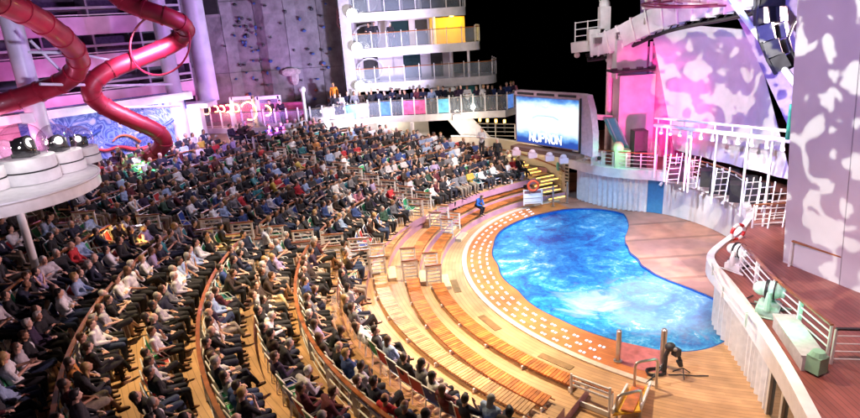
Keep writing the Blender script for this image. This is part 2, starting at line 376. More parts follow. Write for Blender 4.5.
for (fx, fy, fz_), rad, amt in ((at0(590, 300), 1.35, .60), (at0(665, 303), 2.9, .30)):      # projected white light painted into the water as pale patches
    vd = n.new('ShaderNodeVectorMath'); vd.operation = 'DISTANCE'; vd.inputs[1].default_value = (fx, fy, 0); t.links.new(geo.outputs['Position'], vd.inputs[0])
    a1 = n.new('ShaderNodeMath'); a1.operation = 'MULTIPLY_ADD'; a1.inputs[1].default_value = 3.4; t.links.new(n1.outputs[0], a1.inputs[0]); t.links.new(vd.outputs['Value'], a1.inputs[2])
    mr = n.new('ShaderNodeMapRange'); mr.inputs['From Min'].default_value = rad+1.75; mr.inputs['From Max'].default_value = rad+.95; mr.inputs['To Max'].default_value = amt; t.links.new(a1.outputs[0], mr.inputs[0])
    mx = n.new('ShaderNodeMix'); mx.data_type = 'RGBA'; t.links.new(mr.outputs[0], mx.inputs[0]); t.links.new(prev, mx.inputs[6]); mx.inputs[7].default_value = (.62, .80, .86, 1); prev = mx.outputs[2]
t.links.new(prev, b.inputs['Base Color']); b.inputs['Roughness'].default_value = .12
bp = n.new('ShaderNodeBump'); bp.inputs['Strength'].default_value = .5; bp.inputs['Distance'].default_value = .12
t.links.new(ad.outputs[0], bp.inputs['Height']); t.links.new(bp.outputs[0], b.inputs['Normal'])
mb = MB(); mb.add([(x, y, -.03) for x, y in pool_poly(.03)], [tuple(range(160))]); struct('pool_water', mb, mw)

def ring_strip(fa, fb, t0, t1, z, step=1.0, mb=None, zb=None):
    mb = mb or MB(); k = max(2, int((t1-t0)/step)+1); a = []; 
    for i in range(k+1):
        th = t0+(t1-t0)*i/k; a.append(pol(fa(th), th, z)); a.append(pol(fb(th), th, z if zb is None else zb))
    mb.add(a, [(2*i, 2*i+1, 2*i+3, 2*i+2) for i in range(k)]); return mb
# surround between pool edge and white curb
def r_pool(th):
    d = Vector((math.cos(R(th)), math.sin(R(th)))); best = 9
    o = Vector((C0.x, C0.y)); 
    for i in range(160):
        a = Vector(P1[i])-o; c = Vector(P1[(i+1) % 160])-o; e_ = c-a
        den = d.x*(-e_.y)-d.y*(-e_.x)
        if abs(den) < 1e-9: continue
        tt = (a.x*(-e_.y)-a.y*(-e_.x))/den; u = (d.x*a.y-d.y*a.x)/den
        if tt > 0 and 0 <= u <= 1: best = max(best if best != 9 else 0, tt)
    return best
rp_c = {}
def rpool(th):
    k = round(th, 2)
    if k not in rp_c: rp_c[k] = r_pool(th)
    return rp_c[k]
struct('pool_surround', ring_strip(lambda t_: rpool(t_)+.01, lambda t_: r_curb(t_)-.22, 114, 238, .085, 1.5), SURR)
mb = MB(); 
for (fa, fb, za, zb) in ((-.22, -.22, .06, .14), (-.22, 0., .14, .14), (0., 0., .14, .06)):
    ring_strip(lambda t_: r_curb(t_)+fa, lambda t_: r_curb(t_)+fb, 112, 240, za, 1.5, mb, zb)
struct('pool_curb', mb, mat('cream_curb', (.66, .56, .46), .4, var=.15))
struct('poolside_floor', ring_strip(lambda t_: max(rpool(t_), 1.)+.02, lambda t_: 17.5, 238, 285, .091, 1.), TAN)
struct('walkway_floor', ring_strip(lambda t_: r_curb(t_)+.002, lambda t_: 17.5 if t_ > 231 else r_t3(t_)+.02, 108, 252, .085, 1.), TAN)
# stepped terraces: one structure per tier (tread + riser)
AEND = 231.5
def nb(th): return int((r_back(th)-r_w(th))/r_pit(th))+1
def ring_strip_c(fa, fb, t0, t1, z, mb, ok, zb=None):
    k = int(t1-t0)+1
    for i in range(k):
        a, b = t0+(t1-t0)*i/k, t0+(t1-t0)*(i+1)/k
        if ok((a+b)/2): ring_strip(fa, fb, a, b, z, 9., mb, zb)
def tier(nn):
    t1 = AEND if nn < 0 else 252
    mb = MB()
    def fout(th): return min(edge(nn+1, th), r_back(th)+.3)
    def fin(th): return min(edge(nn, th), r_back(th)+.3)
    ok = lambda th: nn <= nb(th)
    mb.cur = 0; ring_strip_c(fin, fout, 108, t1, zf(nn), mb, ok)
    mb.cur = 1; ring_strip_c(fin, fin, 108, t1, zf(nn-1)-.02 if nn > -3 else .05, mb, ok, zf(nn))
    # end faces
    for th in ((108, t1) if nn <= nb(108) else (t1,)):
        a, c = pol(fin(th), th), pol(fout(th), th); mb.add([(a.x, a.y, 0), (c.x, c.y, 0), (c.x, c.y, zf(nn)), (a.x, a.y, zf(nn))], [(0, 1, 2, 3)])
    struct('terrace_step', mb, [TAN, RISER])
for nn in range(-3, NMAX+1): tier(nn)
# floor beyond the last rows (under the promenade and behind the crowd)
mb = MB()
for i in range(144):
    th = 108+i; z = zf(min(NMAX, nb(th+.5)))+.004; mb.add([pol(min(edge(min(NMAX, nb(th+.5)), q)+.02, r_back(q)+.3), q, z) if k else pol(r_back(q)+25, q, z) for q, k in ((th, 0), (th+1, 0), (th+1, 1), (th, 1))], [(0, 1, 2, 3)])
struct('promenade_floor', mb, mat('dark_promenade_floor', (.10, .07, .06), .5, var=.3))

# ------------------------------------------------------------------ slatted benches on the tiers
def bench(nn, t0, t1, m, label, width=.56):
    f = {-3: r_t3, -2: r_t2, -1: r_t1}[nn]; z = zf(nn)
    base = pol(f(t0)+.3, t0, z); b_ = thing('slatted_bench', base, label, 'bench', 'curved slatted benches round the pool')
    mb = MB(); rmid = f((t0+t1)/2)+width/2; st = math.degrees(.115/rmid); th = t0
    while th < t1-st:
        dz = rnd.uniform(-.003, .003)
        q = []
        for zz in (z+.16+dz, z+.20+dz):
            for rr, tt in ((.02, th), (width, th), (width, th+st*.84), (.02, th+st*.84)): q.append(pol(f(tt)+rr, tt, zz))
        mb.add(q, [(0, 3, 2, 1), (4, 5, 6, 7), (0, 1, 5, 4), (1, 2, 6, 5), (2, 3, 7, 6), (3, 0, 4, 7)]); th += st
    mb.build('seat', m, b_)
    # thin edge rails and supports
    for off in (.05, width-.03):
        mb = MB(); mb.tube([pol(f(t_)+off, t_, z+.135) for t_ in np.linspace(t0, t1, 30)], .022, 6); mb.build('edge_rail', TEAK, b_)
    k = max(2, int((t1-t0)*R(1)*rmid/1.7))
    for i in range(k+1):
        th = t0+.6+(t1-t0-1.2)*i/k; mb = MB(); a = pol(f(th)+width-.06, th, z+.07)
        mb.box(a, (.26, .05, .13), R(th)); mb.build('leg', WHITE, b_)
aw = lambda r, w: math.degrees(w/r)
NAMES = {-3: 'lowest', -2: 'middle', -1: 'highest'}
for nn in (-3, -2, -1):
    m = SLATM if nn < -1 else SLATL
    r_ = {-3: 11.9, -2: 12.9, -1: 14.2}[nn]
    bench(nn, A1+aw(r_, .95), AEND-1.2, m, f'{NAMES[nn]} curved slatted bench on the near side of the pool, {"orange" if nn<-1 else "pale orange"}')
    bench(nn, A2+aw(r_, .75), A1-aw(r_, .95), m, f'{NAMES[nn]} short curved slatted bench between the two stair aisles')
bench(-3, 120, A2-3.2, SLATM, 'curved slatted bench in front of the far crowd by the pool')
bench(-2, 121, A2-3.2, SLATM, 'second slatted bench up under the front row of far crowd')
# vents in walkway
for th in (186.5, 205, 223):
    mb = MB(); a = pol(r_curb(th)+.62, th, .097); mb.box(a, (.30, 1.3, .02), R(th))
    tag(mb.build('floor_grate', mat('brown_grate', (.22, .13, .05), .5, var=.3)), {186.5: 'long brown floor grate by the near stair aisle', 205: 'long brown floor grate in the middle of the poolside walkway', 223: 'long brown floor grate near the poolside steel rails'}[th], 'grate', 'floor grates in the poolside walkway')

# ------------------------------------------------------------------ fountain nozzles in the surround
noz = thing('fountain_nozzle', (0, 0, .09), 'x x x x', 'fountain nozzle', 'fountain nozzles round the pool')
PL = mat('nozzle_plate', (.7, .75, .85), .25, .3, emis=(.75, .85, 1), es=.8)
for s in (-1, 1):
    mb = MB(); mb.box((0, s*.075, .012), (.10, .085, .02)); mb.cyl((0, s*.075, .02), (0, s*.075, .05), .02, n=8); mb.build('plate', PL, noz, world=False)
mb = MB(); mb.box((0, 0, .006), (.05, .30, .012)); mb.build('channel', STEEL, noz, world=False)
first = True; cnt = {0: 0, 1: 0}
cnt[2] = 0
for row, off, nm in ((0, -.48, 'outer'), (1, -.86, 'middle'), (2, -1.22, 'inner')):
    th = 126. + row*1.1
    while th < 229:
        r_ = r_curb(th)+off
        if r_ > rpool(th)+.12:
            cnt[row] += 1; lb = f'small paired white fountain plates, {ordn(cnt[row])} from the far end of the {nm} row'
            p = pol(r_, th, .09)
            if first: noz.location = p; noz.rotation_euler.z = R(th); tag(noz, lb); first = False
            else: dup(noz, p, R(th), lb)
        th += 3.3

# ================================================================== people
def V(*a): return Vector(a)
def capsule(mb, a, b, ra, rb, n=12):
    a, b = Vector(a), Vector(b); d = (b-a).normalized(); P = []; r = []
    for k in (1., .8, .45): P.append(a-d*ra*k); r.append(ra*math.sqrt(max(0, 1-k*k))+.0005)
    P += [a, a.lerp(b, .5), b]; r += [ra, (ra+rb)/2, rb]
    for k in (.45, .8, 1.): P.append(b+d*rb*k); r.append(rb*math.sqrt(max(0, 1-k*k))+.0005)
    mb.tube(P, r, n)
def fuse(mb, name, vox, ratio, keep_link=False):
    me = bpy.data.meshes.new(name); me.from_pydata(mb.v, [], mb.f); o = bpy.data.objects.new(name, me); S.collection.objects.link(o)
    m = o.modifiers.new('r', 'REMESH'); m.mode = 'VOXEL'; m.voxel_size = vox
    s = o.modifiers.new('s', 'SMOOTH'); s.factor = .5; s.iterations = 2
    d = o.modifiers.new('d', 'DECIMATE'); d.ratio = ratio
    dg = bpy.context.evaluated_depsgraph_get(); dg.update()
    out = bpy.data.meshes.new_from_object(o.evaluated_get(dg)); out.name = name
    bpy.data.objects.remove(o); bpy.data.meshes.remove(me)
    out.polygons.foreach_set('use_smooth', [True]*len(out.polygons)); return out
def hand(mb, w, d, side, curl=.5):
    """palm, four unequal bent fingers and a thumb off the side of the palm; d = pointing direction"""
    w = Vector(w); d = Vector(d).normalized(); up = Vector((0, 0, 1)); x = d.cross(up)
    if x.length < .2: x = d.cross(Vector((0, 1, 0)))
    x.normalize(); nrm = x.cross(d).normalized()
    capsule(mb, w+d*.02, w+d*.07, .026, .032, 8); capsule(mb, w+d*.05+x*.022, w+d*.05-x*.022, .020, .020, 8)
    for i, L_ in enumerate((.034, .040, .038, .029)):
        b0 = w+d*.085+x*side*(.030-.020*i); d1 = (d-nrm*curl*.6).normalized(); b1 = b0+d1*L_; b2 = b1+(d-nrm*curl*1.6).normalized()*L_*.9
        capsule(mb, b0, b1, .0095, .009, 6); capsule(mb, b1, b2, .009, .0075, 6)
    b0 = w+d*.04+x*side*.035; b1 = b0+(d*.6+x*side*.7).normalized()*.035; capsule(mb, b0, b1, .012, .010, 6); capsule(mb, b1, b1+(d+x*side*.1).normalized()*.026, .010, .008, 6)
def head_rot(yaw, pitch): return (Matrix.Rotation(yaw, 3, 'Z')@Matrix.Rotation(pitch, 3, 'X'))
def person_meshes(pose, lod=0):
    g = dict(pelvis=V(0, 0, .53), chest=V(0, -.10, .82), neck=V(0, -.12, 1.0), head=V(0, -.10, 1.16), hy=0., hp=0.)
    g.update(pose)
    sh = [g['chest']+V(s*.185, .0, .13) for s in (-1, 1)]
    el, wr, hd = g['el'], g['wr'], g['hd']; kn, an = g['kn'], g['an']; ft = g.get('ft', [V(0, 1, 0)]*2)
    hip = [g['pelvis']+V(s*.095, 0, -.01) for s in (-1, 1)]
    H = head_rot(g['hy'], g['hp']); hc = g['head']
    def torso(mb, e):
        a, c, nk = g['pelvis'], g['chest'], g['neck']
        mb.ell(a, (.165+e, .125+e, .12+e)); m1 = a.lerp(c, .5); mb.ell(m1, (.150+e, .115+e, .16+e)); mb.ell(c, (.172+e, .125+e, .16+e)); 
        capsule(mb, sh[0], sh[1], .062+e, .062+e)
    body = MB(); torso(body, 0)
    capsule(body, g['neck']-V(0, 0, .05), hc-H@V(0, .01, .06), .062, .052)
    body.ell(hc, (.073, .092, .108), H, 16, 12); body.ell(hc+H@V(0, .035, -.055), (.052, .055, .052), H, 12, 8)      # skull, jaw
    body.ell(hc+H@V(0, .098, -.012), (.014, .020, .022), H, 8, 6)                                            # nose
    body.ell(hc+H@V(0, .080, -.052), (.026, .016, .009), H, 8, 6)                                            # mouth
    for s in (-1, 1):
        body.ell(hc+H@V(s*.076, -.005, -.008), (.010, .020, .028), H, 8, 6)                                   # ears
        body.ell(hc+H@V(s*.030, .078, .030), (.024, .014, .008), H, 8, 6)                                     # brows
    for i, s in enumerate((-1, 1)):
        capsule(body, sh[i], el[i], .047, .040); capsule(body, el[i], wr[i], .040, .027); hand(body, wr[i], hd[i], -s, g.get('curl', .5))
        capsule(body, hip[i], kn[i], .085, .055); capsule(body, kn[i], an[i], .056, .038); capsule(body, an[i], an[i]+ft[i]*.13-V(0, 0, .035), .040, .035)
    top = MB(); torso(top, .016); capsule(top, g['neck']-V(0, 0, .09), g['neck']-V(0, 0, .045), .075, .066)
    sl = g.get('sleeve', 1.)
    for i in range(2):
        capsule(top, sh[i], el[i], .064, .056)
        if sl > .5: capsule(top, el[i], el[i].lerp(wr[i], .90), .056, .040)
    tr = MB(); tr.ell(g['pelvis'], (.175, .135, .11))
    for i in range(2):
        capsule(tr, hip[i], kn[i], .100, .072)
        if g.get('skirt'): capsule(tr, hip[i], kn[i], .115, .085)
        else: capsule(tr, kn[i], kn[i].lerp(an[i], .93), .071, .052)
    shoe = [MB(), MB()]
    for i in range(2):
        capsule(shoe[i], an[i]-V(0, 0, .035)-ft[i]*.02, an[i]+ft[i]*.15-V(0, 0, .055), .048, .036); 
    hairs = {}
    h1 = MB(); h1.ell(hc+H@V(0, -.022, .026), (.087, .096, .104), H, 16, 10); h1.ell(hc+H@V(.02, .045, .085), (.055, .045, .035), H, 10, 6); h1.ell(hc+H@V(0, -.06, -.03), (.070, .050, .06), H, 10, 6); hairs['short'] = h1
    h2 = MB(); h2.ell(hc+H@V(0, -.024, .020), (.090, .098, .106), H, 16, 10); h2.ell(hc+H@V(0, -.070, -.06), (.080, .045, .12), H, 12, 8); h2.ell(hc+H@V(0, -.075, -.15), (.085, .040, .10), H, 12, 8); hairs['long'] = h2
    h3 = MB(); h3.ell(hc+H@V(0, -.030, .0), (.081, .082, .075), H, 16, 10); hairs['thinning'] = h3
    sf = MB(); sf.ell(g['chest']+V(0, .03, .02), (.055, .125, .155), Matrix.Identity(3), 12, 8)
    return dict(body=(body, .011, .30), top=(top, .018, .45), trousers=(tr, .018, .45), shoe0=(shoe[0], .014, .4), shoe1=(shoe[1], .014, .4), short=(h1, .014, .5), long=(h2, .014, .5), thinning=(h3, .014, .5), shirt_front=(sf, .02, .8))
def sit(**k):
    d = dict(kn=[V(-.11, .44, .50), V(.11, .44, .50)], an=[V(-.11, .42, .10), V(.12, .38, .10)])
    d.update(k); return d
POSES = [
 ('hands in lap', sit(el=[V(-.27, -.08, .74), V(.27, -.08, .74)], wr=[V(-.08, .20, .64), V(.08, .22, .64)], hd=[V(.6, 1, -.2), V(-.6, 1, -.2)], hp=.08)),
 ('arms crossed', sit(el=[V(-.26, .02, .74), V(.26, .02, .74)], wr=[V(.10, .12, .80), V(-.10, .14, .77)], hd=[V(1, .1, .1), V(-1, .1, .1)], hp=.12)),
 ('legs crossed', sit(el=[V(-.28, -.04, .74), V(.27, -.06, .74)], wr=[V(-.06, .26, .68), V(.06, .22, .66)], hd=[V(.4, 1, -.2), V(-.8, 1, 0)], kn=[V(-.10, .43, .50), V(-.02, .46, .63)], an=[V(-.10, .46, .10), V(-.20, .62, .30)], hy=.25, hp=.1)),
 ('leaning forward', sit(chest=V(0, .10, .80), neck=V(0, .19, .97), head=V(0, .26, 1.10), el=[V(-.24, .22, .66), V(.24, .22, .66)], wr=[V(-.06, .44, .64), V(.06, .44, .66)], hd=[V(.7, 1, -.1), V(-.7, 1, -.1)], hp=.15)),
 ('hand on chin', sit(el=[V(-.22, .12, .74), V(.27, -.06, .74)], wr=[V(-.07, .09, .97), V(.10, .22, .64)], hd=[V(.2, 0, 1), V(-.8, 1, -.1)], sleeve=0, hp=-.02, hy=-.1)),
 ('clapping hands', sit(el=[V(-.27, .02, .76), V(.27, .02, .76)], wr=[V(-.05, .27, .88), V(.05, .27, .88)], hd=[V(.25, 1, .5), V(-.25, 1, .5)], sleeve=0, hp=.1, hy=-.3, curl=.1)),
 ('leaning back', sit(pelvis=V(0, .06, .53), chest=V(0, -.13, .78), neck=V(0, -.20, .95), head=V(0, -.21, 1.10), el=[V(-.29, -.10, .72), V(.29, -.10, .72)], wr=[V(-.24, .16, .66), V(.24, .16, .66)], hd=[V(.2, 1, -.2), V(-.2, 1, -.2)], kn=[V(-.13, .46, .50), V(.13, .48, .50)], an=[V(-.14, .52, .10), V(.15, .46, .10)], hp=.22)),
 ('skirt and bare legs', sit(el=[V(-.25, -.06, .74), V(.25, -.06, .74)], wr=[V(-.05, .20, .66), V(.05, .24, .66)], hd=[V(.8, 1, -.2), V(-.7, 1, -.2)], kn=[V(-.07, .44, .51), V(.05, .47, .60)], an=[V(-.09, .44, .10), V(-.15, .62, .26)], sleeve=0, skirt=1, hy=.2, hp=.1)),
]
def stand(**k):
    d = dict(pelvis=V(0, 0, .92), chest=V(0, -.01, 1.26), neck=V(0, -.02, 1.46), head=V(0, .01, 1.62), kn=[V(-.09, .02, .49), V(.10, .03, .49)], an=[V(-.10, -.01, .09), V(.12, 0, .09)])
    d.update(k); return d
SPOSES = [
 ('leaning on the rail', stand(chest=V(0, .06, 1.24), neck=V(0, .10, 1.43), head=V(0, .15, 1.58), el=[V(-.28, .18, 1.08), V(.28, .18, 1.08)], wr=[V(-.12, .38, 1.04), V(.12, .38, 1.04)], hd=[V(.6, 1, 0), V(-.6, 1, 0)], hp=-.15)),
 ('arms at the sides', stand(el=[V(-.27, -.03, 1.13), V(.27, -.03, 1.13)], wr=[V(-.27, .06, .88), V(.27, .06, .88)], hd=[V(.1, .2, -1), V(-.1, .2, -1)], hp=-.1, hy=.2)),
 ('arms crossed', stand(el=[V(-.27, .06, 1.14), V(.27, .06, 1.14)], wr=[V(.10, .20, 1.20), V(-.10, .22, 1.17)], hd=[V(1, .1, .1), V(-1, .1, .1)], hp=-.1)),
]
FUSED = {}
def get_fused(kind, i):
    if (kind, i) in FUSED: return FUSED[kind, i]
    d = person_meshes((POSES if kind == 'sit' else SPOSES)[i][1]); out = {}
    for k, (mb_, vox, ratio) in d.items():
        me = fuse(mb_, 'person_'+k, vox, ratio)
        me.materials.append(SKIN if k == 'body' else HAIR if k in ('short', 'long', 'thinning') else CLOTH); out[k] = me
    FUSED[kind, i] = out; return out
SKINS = [(.62, .36, .26), (.58, .32, .23), (.66, .42, .32), (.45, .24, .15), (.70, .45, .36), (.30, .15, .09)]
TOPC = [('black', (.008, .008, .012), 12), ('navy', (.008, .011, .034), 9), ('charcoal', (.024, .024, .03), 7), ('dark brown', (.035, .02, .014), 3), ('dark purple', (.03, .015, .05), 3), ('white', (.72, .72, .74), 5), ('light blue', (.30, .40, .60), 4), ('blue', (.03, .06, .20), 3), ('maroon', (.09, .012, .02), 2),
        ('grey', (.15, .15, .17), 3.5), ('pale grey', (.46, .44, .48), 3.5), ('pink', (.60, .24, .34), .9), ('red', (.45, .02, .03), 1.4), ('lilac', (.34, .27, .46), 1), ('dark green', (.02, .06, .04), 1), ('teal', (.02, .16, .18), .5), ('orange', (.50, .20, .05), .35), ('mustard', (.42, .30, .04), .5)]
TROU = [(.010, .010, .014), (.014, .018, .045), (.02, .02, .025), (.03, .05, .11), (.012, .012, .014), (.01, .01, .014), (.02, .02, .025), (.012, .014, .03), (.02, .02, .02), (.25, .21, .17)]
HAIRC = [('dark', (.02, .013, .010)), ('dark', (.03, .017, .010)), ('brown', (.085, .04, .018)), ('brown', (.06, .03, .015)), ('grey', (.30, .29, .28)), ('white', (.55, .53, .50)), ('blond', (.38, .24, .09)), ('dark', (.015, .012, .012))]
def pick_look():
    pose = rnd.choices(range(len(POSES)), (5, 4, 4, 2, 2, 1.5, 4, 2))[0]
    hs = rnd.choice(['short']*6+['long']*4+['thinning'])
    if pose == 7: hs = 'long'
    tn, tc, _w = rnd.choices(TOPC, [q[2] for q in TOPC])[0]; hn, hc = rnd.choice(HAIRC)
    if hs == 'thinning': hn, hc = rnd.choice(HAIRC[4:6]+HAIRC[:1])
    sk = rnd.choice(SKINS[:5]+SKINS[:3]+SKINS[5:])
    return dict(pose=pose, hs=hs, tn=tn, tc=tc, hn=hn, hc=hc, sk=sk, tr=rnd.choice(TROU), suit=(tn in ('black', 'navy', 'charcoal') and pose in (0, 2, 6) and rnd.random() < .45), sc=rnd.uniform(1.0, 1.12))
def place_person(look, loc, rz, label, group, kind='sit'):
    F_ = get_fused(kind, look['pose'])
    o = bpy.data.objects.new('person', F_['body']); S.collection.objects.link(o)
    o.location = loc; tl_ = .06 if kind == 'sit' else .02; o.rotation_euler = (rnd.gauss(0, tl_), rnd.gauss(0, tl_*.7), rz); fx_ = rnd.choice((-1, 1)); o.scale = (look['sc']*fx_, look['sc'], look['sc']); o.color = (*look['sk'], 1)
    tag(o, label, 'person', group)
    kids = [('shirt' if not look['suit'] else 'jacket', 'top', look['tc']), ('trousers' if look['pose'] != 7 or kind != 'sit' else 'skirt', 'trousers', look['tr']), ('shoe', 'shoe0', (.015, .012, .012)), ('shoe', 'shoe1', (.015, .012, .012)), ('hair', look['hs'], look['hc'])]
    if look['suit']: kids.append(('shirt_front', 'shirt_front', (.65, .65, .68)))
    for nm, key, col in kids:
        c = bpy.data.objects.new(nm, F_[key]); S.collection.objects.link(c); c.parent = o; c.color = (*col, 1)
    return o

# seats: every place in the rows
seats = []
SECT = {'near': (A1, 251), 'middle': (A2, A1), 'far': (100, A2)}
for nn in range(-2, NMAX):
    for sec, (s0, s1) in SECT.items():
        if nn < 0 and sec != 'far': continue
        ref = seatback(nn, (s0+s1)/2) if nn >= 0 else {-1: 13.5, -2: 12.6}[nn]
        th = s0+aw(ref, .80 if s0 > 150 else 0) if sec != 'far' else 100
        end = s1-aw(ref, .85) if sec != 'near' else s1
        k = 0; lst = []
        while th < end:
            r_ = seatback(nn, th) if nn >= 0 else edge(nn, th)+.72
            if nn >= 0 and r_ > r_back(th)-.3: th += aw(r_, .56); continue
            if sec == 'far' and th < th_crowd_min(r_): th += aw(r_, .3); continue
            lst.append((th, r_)); th += aw(r_, .60 if sec == 'near' else .54)
        if sec != 'near': lst = lst[::-1]
        for k, (th, r_) in enumerate(lst): seats.append([nn, sec, k+1, th, r_])
ROWN = {-2: 'lowest bench', -1: 'upper bench'}
def rowname(nn): return ROWN.get(nn, f'{ordn(nn+1)} row' if nn >= 0 else '')
occ = []
for nn, sec, k, th, r_ in seats:
    fl = zf(nn); rr = r_-(.36 if nn >= 0 else .40)
    p = pol(rr, th, fl)
    p += pol(rnd.uniform(-.10, .10), th, 0)-C0+pol(rnd.uniform(-.06, .06), th+90, 0)-C0
    if nn < 0: p.z = zf(nn)+.20-.45
    x, y, w = pix(p+V(0, 0, .8))
    vis = w > 0 and -14 < x < 874 and -14 < y < 436
    pl_ = at(40, 281, 3.4).xy; cv_ = -pl_.normalized()
    if nn >= 0 and any((p.xy-(pl_+cv_*q_)).length < .55 for q_ in (0, .5, 1.)): vis = False; w = -1
    inb = w > 0 and -160 < x < 1000 and -200 < y < 520
    d = (p-Vector((0, 0, CAM_H))).length
    # crowd density: gaps
    full = rnd.random() < (.95 if nn > 0 else .88)
    if nn == 0 and sec == 'near': full = rnd.random() < (.8 if th > 200 else .6)
    if nn == -2 and rnd.random() < .85: full = False
    if nn == -2 and th > 140: full = False
    if nn == -1 and th > 151: full = False
    if sec == 'middle' and nn == 0 and k < 3: full = False
    if inb: occ.append([d, vis, full, nn, sec, k, th, r_, p])
occ.sort(key=lambda q: (not q[1], q[0]))
SECN = {'near': 'near block', 'middle': 'middle block', 'far': 'far block'}
NI = 262; ni = 0; stuff_p = []; n_ch = 0; stuff_c = []
# chair prototype
CH = thing('audience_chair', (0, 0, 0), 'x x x x', 'chair', 'white framed audience chairs')
mb = MB()
for s in (-1, 1):
    x = s*.245
    mb.tube([(x, -.28, .93), (x, -.17, .45), (x, -.22, 0)], .017, 6); mb.tube([(x, -.17, .43), (x, .24, .43), (x, .27, 0)], .017, 6)
    mb.tube([(x, -.24, .66), (x, .05, .64), (x, .20, .43)], .014, 6)
mb.tube([(-.245, -.28, .93), (.245, -.28, .93)], .019, 6); mb.tube([(-.245, .24, .43), (.245, .24, .43)], .016, 6); mb.tube([(-.245, -.17, .43), (.245, -.17, .43)], .016, 6)
CHF = mb; mb.build('frame', WHITE, CH, world=False)
mb = MB(); mb.bar((0, -.272, .905), (0, -.178, .50), .46, .012); cb_ = mb.build('back_mesh', MESHF, CH, world=False)
mb = MB(); mb.box((0, .035, .437), (.46, .40, .012)); cs_ = mb.build('seat_mesh', MESHF, CH, world=False)
CHK = list(CH.children); chfirst = True
CHC = [('green', (.03, .30, .12)), ('blue', (.02, .06, .30)), ('red', (.45, .03, .03)), ('navy', (.015, .03, .10)), ('green', (.03, .30, .12)), ('teal', (.02, .22, .25))]
def rzface(th): return R(th)+math.pi/2      # local +Y points to the ring centre
for d, vis, full, nn, sec, k, th, r_, p in occ:
    rz = rzface(th)+(rnd.gauss(0, .22) if full else 0)
    seat = f'{ordn(k)} from aisle in {rowname(nn)} of {SECN[sec]}'
    if sec == 'far': seat = f'{ordn(k)} from aisle in {rowname(nn)} of {SECN[sec]}'
    ks_ = 1.08 if sec == 'near' else 1.03
    if full:
        look = pick_look(); look['sc'] *= ks_; hn = {'thinning': 'thinning-haired', 'long': f'long-{look["hn"]}-haired', 'short': f'{look["hn"]}-haired'}[look['hs']]
        if vis and ni < NI:
            ni += 1
            place_person(look, p, rz, f'{hn} person in {look["tn"]} top, {seat}', 'audience seated in curved rows'); 
        else: stuff_p.append((look, p, rz))
    if nn >= 0:
        pc = pol(r_-.36, th, zf(nn)); cn, cc = rnd.choice(CHC)
        if vis and n_ch < 300:
            n_ch += 1; lb = f'white chair with {cn} mesh, {seat}'
            if chfirst: CH.location = pc; CH.rotation_euler.z = rzface(th); tag(CH, lb); ks = CHK; chfirst = False; CH.scale = (ks_,)*3
            else: rr_, ks = dup(CH, pc, rzface(th), lb, kids=CHK); rr_.scale = (ks_,)*3
            for q in ks:
                if q.name.startswith(('back', 'seat')): q.color = (*cc, 1)
        else: stuff_c.append((pc, rzface(th), cc, ks_))
print('individual people', ni, 'stuff people', len(stuff_p), 'chairs', n_ch, len(stuff_c))
# the rest of the crowd as one mesh
def lowres(me, target):
    o = bpy.data.objects.new('t', me); S.collection.objects.link(o); d = o.modifiers.new('d', 'DECIMATE'); d.ratio = min(1, target/max(1, len(me.polygons)))
    dg = bpy.context.evaluated_depsgraph_get(); dg.update(); m2 = bpy.data.meshes.new_from_object(o.evaluated_get(dg)); bpy.data.objects.remove(o)
    v = np.empty(len(m2.vertices)*3, np.float32); m2.vertices.foreach_get('co', v); v = v.reshape(-1, 3)
    m2.calc_loop_triangles(); f = np.empty(len(m2.loop_triangles)*3, np.int32); m2.loop_triangles.foreach_get('vertices', f)
    bpy.data.meshes.remove(m2); return v, f.reshape(-1, 3)
LOW = {}
def low(i, key):
    if (i, key) not in LOW: LOW[i, key] = lowres(get_fused('sit', i)[key], {'body': 620, 'top': 220, 'trousers': 160, 'shoe0': 30, 'shoe1': 30, 'shirt_front': 30}.get(key, 110))
    return LOW[i, key]
def merge(name, parts, mats, label, cat, group):
    vs, fs, cs = [], [], []; off = 0
    for v, f, M_, c in parts:
        vs.append(v@np.array(M_.to_3x3()).T+np.array(M_.translation)); fs.append(f+off); cs.append(np.tile((*c, 1), (len(v), 1))); off += len(v)
    v = np.vstack(vs).astype(np.float32); f = np.vstack(fs).astype(np.int32); c = np.vstack(cs).astype(np.float32)
    me = bpy.data.meshes.new(name); me.vertices.add(len(v)); me.vertices.foreach_set('co', v.ravel())
    me.loops.add(len(f)*3); me.loops.foreach_set('vertex_index', f.ravel()); me.polygons.add(len(f))
    me.polygons.foreach_set('loop_start', np.arange(0, len(f)*3, 3, dtype=np.int32)); me.polygons.foreach_set('loop_total', np.full(len(f), 3, np.int32))
    me.update(calc_edges=True); a = me.color_attributes.new('tint', 'FLOAT_COLOR', 'POINT'); a.data.foreach_set('color', c.ravel())
    me.polygons.foreach_set('use_smooth', [True]*len(f)); me.materials.append(mats)
    o = bpy.data.objects.new(name, me); S.collection.objects.link(o); return tag(o, label, cat, group, 'stuff')
CROWDM = mat('crowd_cloth_and_skin', (.1, .1, .1), .7, attr='tint')
parts = []
for look, p, rz in stuff_p:
    M_ = Matrix.Translation(p)@Matrix.Rotation(rz, 4, 'Z')@Matrix.Rotation(rnd.gauss(0, .06), 4, 'X')@Matrix.Scale(look['sc'], 4)@Matrix.Diagonal((rnd.choice((-1, 1)), 1, 1, 1))
    for key, col in (('body', look['sk']), ('top', look['tc']), ('trousers', look['tr']), ('shoe0', (.015,)*3), ('shoe1', (.015,)*3), (look['hs'], look['hc']))+((('shirt_front', (.65, .65, .68)),) if look['suit'] else ()):
        v, f = low(look['pose'], key); parts.append((v, f, M_, col))
merge('seated_crowd', parts, CROWDM, 'dense seated audience filling the farther rows below the promenade', 'crowd', 'audience seated in curved rows')
